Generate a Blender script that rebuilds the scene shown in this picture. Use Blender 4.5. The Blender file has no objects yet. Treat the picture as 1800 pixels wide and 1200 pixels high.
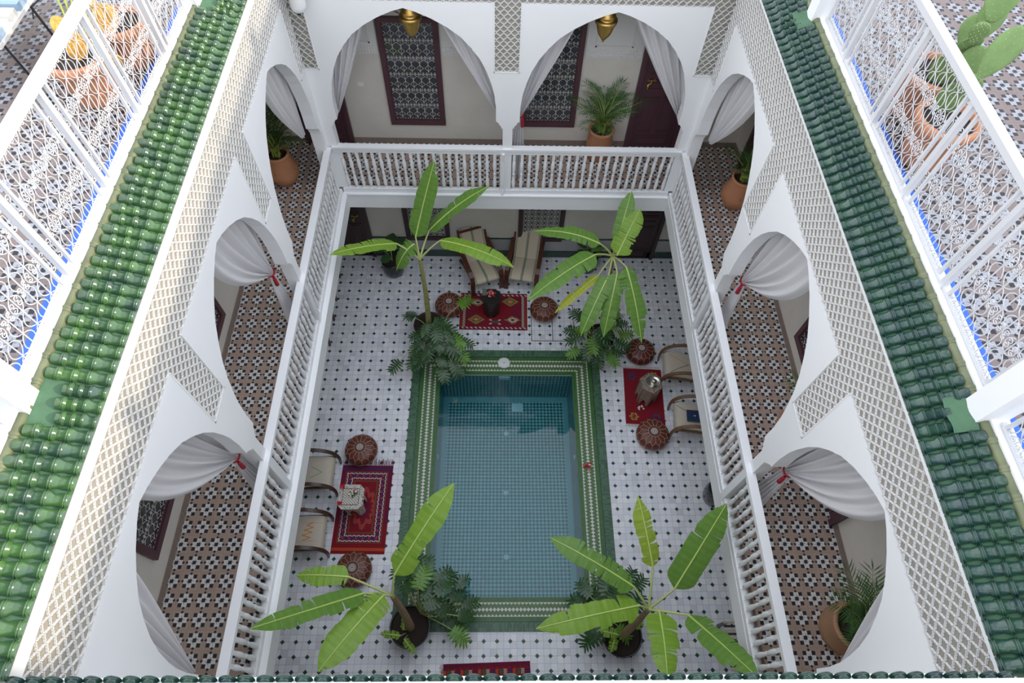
import bpy, math, random
from mathutils import Vector, Matrix
PI = math.pi
R = random.Random(7)
sc = bpy.context.scene
COL = sc.collection

# ------------------------------------------------------------------ camera
def setup_camera():
    pitch, yaw, roll, f = 1.03382055, 0.0478839489, 0.0483000720, 1114.96
    cp, sp, cy, sy = math.cos(pitch), math.sin(pitch), math.cos(yaw), math.sin(yaw)
    fwd = Vector((sy*cp, cy*cp, -sp)); right = Vector((cy, -sy, 0)); up = right.cross(fwd)
    c, s = math.cos(roll), math.sin(roll)
    r2 = right*c + up*s; u2 = right*(-s) + up*c
    cd = bpy.data.cameras.new('camera'); cam = bpy.data.objects.new('camera', cd); COL.objects.link(cam)
    m = Matrix((r2, u2, -fwd)).transposed().to_4x4(); m.translation = Vector((0, 0, 10.5))
    cam.matrix_world = m
    cd.sensor_width = 36; cd.lens = f/1800*36; cd.clip_start = 0.05; cd.clip_end = 200
    sc.camera = cam
setup_camera()

# ------------------------------------------------------------------ world, sun, exposure
def setup_light():
    w = bpy.data.worlds.new('sky'); sc.world = w; w.use_nodes = True
    nt = w.node_tree; nt.nodes.clear()
    out = nt.nodes.new('ShaderNodeOutputWorld'); bg = nt.nodes.new('ShaderNodeBackground')
    tc = nt.nodes.new('ShaderNodeTexCoord'); sx = nt.nodes.new('ShaderNodeSeparateXYZ'); rp = nt.nodes.new('ShaderNodeValToRGB')
    nt.links.new(tc.outputs['Generated'], sx.inputs[0]); nt.links.new(sx.outputs['Z'], rp.inputs[0])
    rp.color_ramp.elements[0].position = 0.0; rp.color_ramp.elements[0].color = (0.90, 0.91, 0.95, 1)
    rp.color_ramp.elements[1].position = 1.0; rp.color_ramp.elements[1].color = (0.80, 0.85, 0.95, 1)
    nt.links.new(rp.outputs[0], bg.inputs['Color']); bg.inputs['Strength'].default_value = 2.42
    nt.links.new(bg.outputs[0], out.inputs['Surface'])
    sd = bpy.data.lights.new('sun', 'SUN'); sd.energy = 3.6; sd.angle = 0.03; sd.color = (1.0, 0.86, 0.66)
    so = bpy.data.objects.new('sun', sd); COL.objects.link(so); so.location = (12, 2, 14)
    e = math.radians(15.0)
    d = Vector((-math.cos(e), 0.03, -math.sin(e)))
    so.rotation_euler = d.to_track_quat('-Z', 'Y').to_euler()
    sc.view_settings.view_transform = 'Standard'; sc.view_settings.look = 'None'
    sc.view_settings.exposure = 0.0; sc.view_settings.gamma = 1.0
    sc.view_settings.use_curve_mapping = False
setup_light()

# ------------------------------------------------------------------ shader expression helper
class V:
    """a shader value socket with arithmetic"""
    def __init__(s, nt, sock): s.nt, s.s = nt, sock
    def _m(s, op, *a):
        n = s.nt.nodes.new('ShaderNodeMath'); n.operation = op
        for i, x in enumerate(a):
            if isinstance(x, V): s.nt.links.new(x.s, n.inputs[i])
            else: n.inputs[i].default_value = float(x)
        return V(s.nt, n.outputs[0])
    def __add__(s, o): return s._m('ADD', s, o)
    def __radd__(s, o): return s._m('ADD', o, s)
    def __sub__(s, o): return s._m('SUBTRACT', s, o)
    def __rsub__(s, o): return s._m('SUBTRACT', o, s)
    def __mul__(s, o): return s._m('MULTIPLY', s, o)
    def __rmul__(s, o): return s._m('MULTIPLY', o, s)
    def __truediv__(s, o): return s._m('DIVIDE', s, o)
    def lt(s, o): return s._m('LESS_THAN', s, o)
    def gt(s, o): return s._m('GREATER_THAN', s, o)
    def fract(s): return s._m('FRACT', s)
    def floor(s): return s._m('FLOOR', s)
    def abs(s): return s._m('ABSOLUTE', s)
    def mn(s, o): return s._m('MINIMUM', s, o)
    def mx(s, o): return s._m('MAXIMUM', s, o)
    def sin(s): return s._m('SINE', s)
    def mod(s, o): return s._m('MODULO', s, o)
    def wrap(s, p):               # centred periodic coordinate in [-.5,.5]
        return (s/p+0.5).fract()-0.5

class Mat:
    def __init__(s, name):
        s.m = bpy.data.materials.new(name); s.m.use_nodes = True; s.nt = s.m.node_tree
        s.b = s.nt.nodes['Principled BSDF']; s.out = s.nt.nodes['Material Output']
    def val(s, sock): return V(s.nt, sock)
    def pos(s, obj=False):
        if obj:
            n = s.nt.nodes.new('ShaderNodeTexCoord'); o = n.outputs['Object']
        else:
            n = s.nt.nodes.new('ShaderNodeNewGeometry'); o = n.outputs['Position']
        x = s.nt.nodes.new('ShaderNodeSeparateXYZ'); s.nt.links.new(o, x.inputs[0]); s.P = o
        return [V(s.nt, x.outputs[i]) for i in range(3)]
    def uv(s):
        n = s.nt.nodes.new('ShaderNodeUVMap'); n.uv_map = 'UVMap'
        x = s.nt.nodes.new('ShaderNodeSeparateXYZ'); s.nt.links.new(n.outputs[0], x.inputs[0]); s.P = n.outputs[0]
        return V(s.nt, x.outputs[0]), V(s.nt, x.outputs[1])
    def noise(s, scale, detail=3, src=None, rough=.5):
        n = s.nt.nodes.new('ShaderNodeTexNoise'); n.inputs['Scale'].default_value = scale; n.inputs['Detail'].default_value = detail
        n.inputs['Roughness'].default_value = rough
        s.nt.links.new(src or s.P, n.inputs['Vector']); return V(s.nt, n.outputs[0])
    def rnd(s, a, b=0.0, c=0.0):
        n = s.nt.nodes.new('ShaderNodeTexWhiteNoise'); cx = s.nt.nodes.new('ShaderNodeCombineXYZ')
        for i, x in enumerate((a, b, c)):
            if isinstance(x, V): s.nt.links.new(x.s, cx.inputs[i])
            else: cx.inputs[i].default_value = x
        s.nt.links.new(cx.outputs[0], n.inputs['Vector']); return V(s.nt, n.outputs['Value'])
    def mix(s, f, a, b):
        n = s.nt.nodes.new('ShaderNodeMix'); n.data_type = 'RGBA'; n.clamp_factor = True
        if isinstance(f, V): s.nt.links.new(f.s, n.inputs[0])
        else: n.inputs[0].default_value = f
        for k, x in ((6, a), (7, b)):
            if isinstance(x, tuple): n.inputs[k].default_value = (*x[:3], 1)
            else: s.nt.links.new(x, n.inputs[k])
        return n.outputs[2]
    def color(s, c):
        if isinstance(c, tuple): s.b.inputs['Base Color'].default_value = (*c[:3], 1)
        else: s.nt.links.new(c, s.b.inputs['Base Color'])
    def set(s, **k):
        for a, x in k.items():
            i = s.b.inputs[{'rough': 'Roughness', 'metal': 'Metallic', 'spec': 'Specular IOR Level', 'coat': 'Coat Weight', 'sss': 'Subsurface Weight', 'alpha': 'Alpha', 'coatr': 'Coat Roughness'}[a]]
            if isinstance(x, V): s.nt.links.new(x.s, i)
            else: i.default_value = x
        return s
    def bump(s, h, strength=.3, dist=.01):
        n = s.nt.nodes.new('ShaderNodeBump'); n.inputs['Strength'].default_value = strength; n.inputs['Distance'].default_value = dist
        s.nt.links.new(h.s, n.inputs['Height']); s.nt.links.new(n.outputs[0], s.b.inputs['Normal'])

def plain(name, c, rough=.6, metal=0, var=0.0, scale=8, obj=False, **k):
    m = Mat(name); m.set(rough=rough, metal=metal, **k)
    if var:
        m.pos(obj); n = m.noise(scale)
        m.color(m.mix(n, tuple(x*(1-var) for x in c), tuple(min(1, x*(1+var)) for x in c)))
    else: m.color(c)
    return m.m

M = {}
M['white'] = plain('white_wall_paint', (.80, .81, .82), .75, var=.035, scale=1.6)
M['white_wood'] = plain('white_gloss_paint', (.80, .81, .825), .45, var=.03, scale=3)
M['iron'] = plain('white_iron_paint', (.60, .61, .63), .4)
M['lattice'] = plain('white_plaster_relief', (.80, .80, .79), .8)
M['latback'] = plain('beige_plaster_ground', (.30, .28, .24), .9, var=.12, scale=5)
M['stucco'] = plain('carved_white_plaster', (.70, .69, .67), .9)
M['purple'] = plain('aubergine_wood_paint', (.085, .036, .048), .45, var=.15, scale=6)
M['brownwood'] = plain('dark_brown_wood_paint', (.055, .032, .034), .5, var=.15, scale=6)
M['grille'] = plain('cream_iron_paint', (.68, .66, .63), .5)
M['glass'] = plain('dark_window_glass', (.05, .055, .065), .06, spec=.9)
M['brass'] = plain('aged_brass', (.72, .46, .14), .38, 1, var=.25, scale=25)
M['terra'] = plain('terracotta', (.50, .225, .115), .8, var=.22, scale=6)
M['terra2'] = plain('pale_brown_terracotta', (.42, .235, .13), .8, var=.18, scale=6)
M['soil'] = plain('dark_soil', (.030, .020, .016), .95, var=.5, scale=40)
M['darkpot'] = plain('black_glazed_pot', (.012, .013, .017), .2, coat=.5)
M['brownpot'] = plain('brown_clay_pot', (.05, .035, .03), .55, var=.2)
M['trunk'] = plain('banana_stem', (.30, .20, .10), .8, var=.45, scale=14)
M['trunkg'] = plain('young_banana_stem', (.36, .34, .12), .7, var=.4, scale=14)
M['petiole'] = plain('pale_green_petiole', (.45, .50, .20), .6)
M['midrib'] = plain('yellow_green_midrib', (.46, .60, .16), .5)
M['philo'] = plain('deep_green_leaf', (.028, .082, .022), .36, var=.6, scale=6)
M['philo2'] = plain('fresh_green_leaf', (.11, .25, .025), .42, var=.35, scale=8)
M['fig'] = plain('dark_fig_leaf', (.03, .085, .022), .35, var=.4)
M['palm'] = plain('palm_leaflet', (.055, .15, .035), .5, var=.45, scale=9)
M['palmstem'] = plain('palm_stem', (.36, .42, .08), .5)
M['cactus'] = plain('prickly_pear_skin', (.15, .25, .08), .6, var=.25, scale=12)
M['cactusy'] = plain('ochre_cactus_skin', (.62, .36, .07), .6, var=.3, scale=12)
M['red'] = plain('red_cord', (.42, .01, .025), .7)
M['redflower'] = plain('red_petals', (.62, .02, .03), .6, var=.3, scale=60)
M['whiteflower'] = plain('white_petals', (.80, .74, .66), .6)
M['pinkflower'] = plain('pink_petals', (.62, .16, .2), .6)
M['silver'] = plain('silver_metal', (.62, .60, .56), .2, 1)
M['redbrown'] = plain('red_brown_varnished_wood', (.10, .032, .018), .35, var=.4, scale=18)
M['darkwood'] = plain('dark_walnut_wood', (.075, .035, .022), .35, var=.3, scale=18)
M['midwood'] = plain('weathered_teak_wood', (.20, .105, .055), .45, var=.35, scale=20)
M['stitch'] = plain('cream_stitching', (.80, .52, .38), .8)
M['stitchw'] = plain('white_embroidery', (.75, .68, .60), .8)
M['leather'] = plain('brown_leather', (.12, .030, .018), .42, var=.5, scale=7, obj=True)
M['leather2'] = plain('oxblood_leather', (.095, .016, .014), .4, var=.5, scale=7, obj=True)
M['leatherd'] = plain('dark_leather_centre', (.06, .018, .013), .5)
M['mortar'] = plain('green_stained_mortar', (.07, .15, .085), .9, var=.35, scale=10)
M['ridge'] = plain('mossy_ridge_tile', (.15, .17, .09), .5, var=.5, scale=9)
M['blue'] = plain('cobalt_blue_paint', (.03, .14, .62), .6)
M['navy'] = plain('navy_book_cloth', (.012, .03, .09), .5)
M['green_book'] = plain('grey_green_card', (.13, .18, .13), .6)
M['blackm'] = plain('black_metal', (.02, .02, .022), .5)
M['stripe_blue'] = plain('grey_blue_canvas', (.30, .42, .55), .9)
M['stripe_white'] = plain('white_canvas', (.75, .74, .70), .9)
M['plastic'] = plain('white_plastic', (.75, .76, .76), .4)
M['poolwhite'] = plain('pool_fitting_plastic', (.70, .74, .76), .4)
M['kiln'] = plain('light_grey_marble', (.42, .42, .42), .3, var=.15, scale=3)
M['cream'] = plain('cream_fringe', (.62, .52, .44), .9)
M['hall'] = plain('grey_room_plaster', (.30, .29, .28), .9)

def mk_beige():
    m = Mat('beige_tadelakt'); m.pos(); n = m.noise(1.3, 6, rough=.65); n2 = m.noise(9, 3)
    c = m.mix((n*1.6-.3), (.58, .55, .50), (.74, .70, .63)); c2 = m.mix(n2*.25, c, (.76,.72,.66)); m.color(c2); m.set(rough=.55); return m.m
M['beige'] = mk_beige()

def mk_skirt():
    m = Mat('brown_skirting_tile'); x, y, z = m.pos(); n = m.noise(6)
    g = (x.wrap(.2).abs().gt(.49)).mx(y.wrap(.2).abs().gt(.49))
    c = m.mix(n, (.20, .155, .13), (.30, .23, .19)); m.color(m.mix(g, c, (.13, .11, .1))); m.set(rough=.5); return m.m
M['skirt'] = mk_skirt()

def mk_zellige():
    m = Mat('white_zellige_with_green_dots'); x, y, z = m.pos()
    x = x-.04
    wob = (m.noise(2.2, 2)-.5)*.012
    xx = x+wob; yy = y+wob
    ix = (xx/.1+0.0).floor(); iy = (yy/.1).floor()
    r = m.rnd(ix, iy, 1.0); r2 = m.rnd(ix, iy, 5.0)
    c = m.mix(r, (.74, .76, .83), (.87, .88, .92)); c = m.mix(r2.gt(.93)*.5, c, (.58,.56,.60)); c = m.mix(r2.lt(.06)*.5, c, (.80,.76,.78))
    gx = (xx+.05).wrap(.1).abs(); gy = (yy+.05).wrap(.1).abs()
    grout = gx.gt(.484).mx(gy.gt(.484))
    gn = m.noise(1.1, 4)
    c = m.mix(grout*(.3+gn*.8), c, (.16, .15, .155))
    dx = xx.wrap(.2).abs(); dy = yy.wrap(.2).abs(); d = dx+dy
    dg = m.rnd((xx/.2+.5).floor(), (yy/.2+.5).floor(), 3.0)
    green = m.mix(dg, (.012, .052, .026), (.03, .095, .052)); green = m.mix(dg.gt(.72), green, (.018, .05, .07))
    c = m.mix(d.lt(.175), c, green)
    m.color(c); m.set(rough=m.noise(30)*.25+.22, spec=.45)
    m.bump((1-grout)*.5+m.noise(12)*.3+r*.3, .12, .004); return m.m
M['zellige'] = mk_zellige()

def mk_star(k=1.0, name='star_pattern_cement_tile'):
    m = Mat(name); X, Y, Z = m.pos()
    u = X.wrap(.2)*2; v = (Y+.06).wrap(.2)*2
    au, av = u.abs(), v.abs(); mxx = au.mx(av); mnn = au.mn(av)
    ix = (X/.2+.5).floor(); iy = ((Y+.06)/.2+.5).floor()
    bg = m.mix(m.noise(4, 4), (.40, .285, .225), (.52, .39, .32))
    bg = m.mix(m.rnd(ix, iy, 2.0)*.35, bg, (.55,.44,.38))
    dark = m.mix(m.noise(20), (.016, .018, .026), (.038, .040, .050))
    white = (.78, .77, .76); grey = (.52, .48, .45)
    arm = mxx.lt(.66)*mnn.lt(.24)
    tip = (mxx-.30).abs()                                  # triangular tips along the arms
    c = m.mix(mxx.lt(.70)*mnn.lt(.27), bg, m.mix(((mxx-.30)*.65+mnn).lt(.13)*(u*v).gt(0.0), white, grey))
    c = m.mix(((au-.50).abs().mx((av-.50).abs())).lt(.20), c, dark)
    c = m.mix(mxx.lt(.20), c, dark)
    c = m.mix(((mxx-.80).abs()+mnn).lt(.17), c, dark)
    grout = mxx.gt(.985)
    c = m.mix(grout*.35, c, (.12, .09, .08))
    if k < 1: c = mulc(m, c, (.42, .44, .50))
    m.color(c); m.set(rough=.42, spec=.4); return m.m
def mulc(m, c, f):
    n = m.nt.nodes.new('ShaderNodeMix'); n.data_type = 'RGBA'; n.blend_type = 'MULTIPLY'; n.inputs[0].default_value = 1.0
    m.nt.links.new(c, n.inputs[6]); n.inputs[7].default_value = (*f, 1); return n.outputs[2]
M['star'] = mk_star()
M['starT'] = mk_star(.5, 'shade_tinted_terrace_star_tile')  # darker copy of the star tile, bluish shade multiplied into its colour

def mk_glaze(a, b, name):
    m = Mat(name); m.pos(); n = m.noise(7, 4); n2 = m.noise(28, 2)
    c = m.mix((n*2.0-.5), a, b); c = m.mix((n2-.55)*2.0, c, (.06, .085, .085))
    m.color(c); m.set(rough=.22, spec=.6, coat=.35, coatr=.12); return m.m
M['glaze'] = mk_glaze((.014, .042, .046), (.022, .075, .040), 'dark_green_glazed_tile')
M['glazeL'] = mk_glaze((.028, .064, .055), (.075, .185, .036), 'sunlit_green_glazed_tile')  # left eave copy of the glaze, the sun's brighter green put into its colour

def mk_border():
    # u runs along the pool edge, v from the outer edge inwards (metres)
    m = Mat('green_and_white_pool_border'); u, v = m.uv(); P = m.P
    n = m.noise(14, 3)
    gA = m.mix(n, (.028, .095, .028), (.065, .185, .045))
    r = m.rnd((u/.022).floor(), (v/.06).floor(), 2.0)
    gB = m.mix(r, (.018, .075, .045), (.07, .17, .09))
    gline = (u+.003).wrap(.022).abs().gt(.43)
    out = m.mix(gline*.7, gB, (.26, .32, .24))
    # herringbone bands
    mid = (v-.335).abs()
    dg = ((u+mid*1.0).wrap(.058).abs()).gt(.44).mx((u+mid*1.0+.029).wrap(.058).abs().gt(.465))
    hb = m.mix(dg*.85, gA, (.30, .36, .22))
    pu = u.wrap(.058).abs()*.058; pw = (u+.029).wrap(.058).abs()*.058
    dia = (pu*1.15+mid).lt(.034)
    saw = ((.108-mid)+pw*1.15).lt(.035)
    white = (.66, .66, .60)
    c = m.mix(dia.mx(saw), hb, white)
    inner = m.mix((u.wrap(.09).abs().gt(.485))*.7, gA, (.02, .05, .03))
    edge = m.mix((v-.45).abs().lt(.003), inner, (.20, .25, .16))
    c = m.mix(mid.gt(.108), c, edge)
    c = m.mix((v-.148).abs().lt(.006), c, (.01, .03, .02))
    c = m.mix((v-.226).abs().lt(.0025), c, (.30, .34, .24))
    c = m.mix(v.lt(.143), c, out)
    m.color(c); m.set(rough=.34, spec=.35); return m.m
M['border'] = mk_border()

def mk_pooltile():
    m = Mat('pool_checker_mosaic'); x, y, z = m.pos()
    a = ((x/.036).floor()+((y+z)/.036).floor()+((y-z)/.036).floor()*0).mod(2.0).abs()
    h = .05
    gn = m.nt.nodes.new('ShaderNodeNewGeometry'); sn = m.nt.nodes.new('ShaderNodeSeparateXYZ'); m.nt.links.new(gn.outputs['Normal'], sn.inputs[0])
    isx = V(m.nt, sn.outputs[0]).abs().gt(.5)
    u = (x+y+z)/(.066); v = ((x-y-z)+isx*(z*2.0))/(.066)
    k = (u.floor()+v.floor()).mod(2.0).abs()
    frame = ((x-.19).abs().gt(1.135)).mx(y.gt(5.405)).mx(y.lt(1.71))*z.lt(-.90)
    r = m.rnd(u.floor(), v.floor(), 1.0)
    lt = m.mix(r, (.28, .45, .45), (.36, .54, .53)); dk = m.mix(r, (.010, .075, .095), (.025, .115, .135))
    c = m.mix(k.gt(.5), dk, lt)
    g = u.wrap(1.0).abs().mx(v.wrap(1.0).abs())
    c = m.mix(frame, c, (.22, .40, .42)); m.color(c); m.set(rough=.35); return m.m
M['pooltile'] = mk_pooltile()

def mk_water():
    m = Mat('pool_water'); nt = m.nt; m.pos()
    tr = nt.nodes.new('ShaderNodeBsdfTransparent'); tr.inputs[0].default_value = (.56, .82, .87, 1)
    gl = nt.nodes.new('ShaderNodeBsdfGlossy'); gl.inputs['Roughness'].default_value = .02
    fr = nt.nodes.new('ShaderNodeFresnel'); fr.inputs['IOR'].default_value = 1.6
    mx = nt.nodes.new('ShaderNodeMixShader')
    bp = nt.nodes.new('ShaderNodeBump'); bp.inputs['Strength'].default_value = .05; bp.inputs['Distance'].default_value = .02
    n = m.noise(5, 2); nt.links.new(n.s, bp.inputs['Height']); nt.links.new(bp.outputs[0], gl.inputs['Normal']); nt.links.new(bp.outputs[0], fr.inputs['Normal'])
    f = V(nt, fr.outputs[0])*.75
    nt.links.new(f.s, mx.inputs[0]); nt.links.new(tr.outputs[0], mx.inputs[1]); nt.links.new(gl.outputs[0], mx.inputs[2])
    nt.links.new(mx.outputs[0], m.out.inputs['Surface']); return m.m
M['water'] = mk_water()

def mk_leaf(name, a, b):
    m = Mat(name); u, v = m.uv(); n = m.noise(7, 3)
    st = (u*90).sin()*.5+.5
    c = m.mix(n, a, b); c = m.mix(st*.22, c, tuple(x*.6 for x in a))
    m.color(c); m.set(rough=.42, spec=.4)
    nt = m.nt; tl = nt.nodes.new('ShaderNodeBsdfTranslucent'); tl.inputs[0].default_value = (b[0]*1.3, b[1]*1.3, b[2]*.8, 1)
    mx = nt.nodes.new('ShaderNodeMixShader'); mx.inputs[0].default_value = .22
    nt.links.new(m.b.outputs[0], mx.inputs[1]); nt.links.new(tl.outputs[0], mx.inputs[2]); nt.links.new(mx.outputs[0], m.out.inputs['Surface']); return m.m
M['leafA'] = mk_leaf('banana_leaf_fresh', (.16, .31, .03), (.28, .45, .055))
M['leafB'] = mk_leaf('banana_leaf_deep', (.10, .22, .035), (.18, .34, .065))
M['leafYG'] = mk_leaf('banana_leaf_lime', (.20, .34, .04), (.42, .50, .06))
M['leafY'] = mk_leaf('banana_leaf_yellowing', (.38, .46, .04), (.60, .55, .05))

def mk_cloth(name, c):
    m = Mat(name); m.color(c); m.set(rough=.9); nt = m.nt
    tl = nt.nodes.new('ShaderNodeBsdfTranslucent'); tl.inputs[0].default_value = (*c, 1)
    mx = nt.nodes.new('ShaderNodeMixShader'); mx.inputs[0].default_value = .3
    nt.links.new(m.b.outputs[0], mx.inputs[1]); nt.links.new(tl.outputs[0], mx.inputs[2]); nt.links.new(mx.outputs[0], m.out.inputs['Surface']); return m.m
M['curtain'] = mk_cloth('white_curtain_linen', (.86, .85, .87))

def mk_stripefab():
    m = Mat('beige_canvas_green_stripes'); u, v = m.uv(); n = m.noise(60, 2)
    c = m.mix(n, (.58, .49, .37), (.70, .62, .48))
    d = (u-.5).abs()
    s = ((d-.010).abs().lt(.008)).mx((d-.042).abs().lt(.007)).mx((d-.43).abs().lt(.007)).mx((d-.465).abs().lt(.008))
    m.color(m.mix(s, c, (.015, .12, .05))); m.set(rough=.9); return m.m
M['stripefab'] = mk_stripefab()

def mk_fab(name, lines):
    m = Mat(name); u, v = m.uv(); n = m.noise(90, 2)
    wv = (v*260).sin()*.5+.5
    c = m.mix(n*.6+wv*.4, (.42, .37, .30), (.72, .65, .55))
    for (x0, y0, x1, y1, w, colr) in lines:
        L2 = (x1-x0)**2+(y1-y0)**2
        t = ((u-x0)*(x1-x0)+(v-y0)*(y1-y0))/L2
        t = t.mx(0.0).mn(1.0)
        dx = u-x0-t*(x1-x0); dy = v-y0-t*(y1-y0)
        c = m.mix((dx*dx+dy*dy).lt(w*w), c, colr)
    m.color(c); m.set(rough=.9); return m.m
GRN = (.18, .42, .12); ORG = (.62, .25, .04); PNK = (.62, .20, .22); DRK = (.04, .05, .05)
M['fab1'] = mk_fab('beige_weave_green_mark', [(.30, .62, .46, .45, .010, GRN), (.46, .45, .66, .62, .010, GRN), (.64, .88, .70, .92, .018, PNK), (.72, .82, .78, .90, .018, PNK), (.68, .95, .80, .80, .014, PNK), (.12, .80, .16, .83, .015, DRK), (.2, .88, .22, .91, .015, DRK)])
zz = [(.25, .58), (.32, .48), (.40, .60), (.48, .46), (.56, .58), (.63, .45), (.70, .55), (.78, .46)]
M['fab2'] = mk_fab('beige_weave_orange_zigzag', [(*zz[i], *zz[i+1], .013, ORG) for i in range(7)]+[(.22, .40, .22, .64, .006, ORG), (.78, .22, .78, .62, .006, ORG), (.88, .82, .93, .86, .018, DRK)])
M['fab3'] = mk_fab('beige_weave_crossing_lines', [(.1, .35, .45, .70, .009, ORG), (.45, .70, .2, .95, .009, PNK), (.45, .70, .95, .30, .007, DRK)])
M['fab4'] = mk_fab('beige_weave_dark_crossing_lines', [(.1, .2, .5, .70, .008, DRK), (.5, .70, .45, .98, .008, DRK), (.5, .70, .9, .80, .008, PNK)])

def mk_bone(name, dark, lightc, sc_=70, thr=.5):
    m = Mat(name); m.pos(True)
    n = m.nt.nodes.new('ShaderNodeTexVoronoi'); n.inputs['Scale'].default_value = sc_; n.feature = 'DISTANCE_TO_EDGE'
    m.nt.links.new(m.P, n.inputs['Vector']); d = V(m.nt, n.outputs['Distance'])
    m.color(m.mix(d.lt(thr), lightc, dark)); m.set(rough=.35); return m.m
M['bone'] = mk_bone('bone_inlay', (.05, .045, .04), (.80, .76, .68), 55, .07)
M['bonegrey'] = mk_bone('silver_and_bone_inlay', (.09, .06, .04), (.50, .44, .37), 60, .12)
M['blackbone'] = mk_bone('black_carved_wood', (.012, .011, .011), (.028, .026, .026), 40, .1)
def mk_bonegrid():
    m = Mat('bone_lattice_inlay'); x, y, z = m.pos(True)
    a = (x+y)/.045; b = (x-y)/.045
    g = a.wrap(1.0).abs().lt(.16).mx(b.wrap(1.0).abs().lt(.16)); d2 = (a.wrap(1.0).abs().gt(.36))*(b.wrap(1.0).abs().gt(.36))
    m.color(m.mix(g.mx(d2), (.04, .03, .025), (.80, .76, .68))); m.set(rough=.35); return m.m
M['bonegrid'] = mk_bonegrid()
WOV = {'r': (.22, .004, .014), 'm': (.14, .006, .035), 'k': (.02, .012, .02), 'o': (.46, .06, .015), 'p': (.62, .30, .22), 'w': (.60, .50, .42), 'g': (.24, .20, .05), 'v': (.07, .015, .09), 'e': (.05, .09, .06), 'y': (.55, .30, .05), 'b': (.14, .06, .03)}
for k, c in WOV.items(): M['wool_'+k] = plain('wool_'+k, c, .95, var=.15, scale=50)

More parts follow.
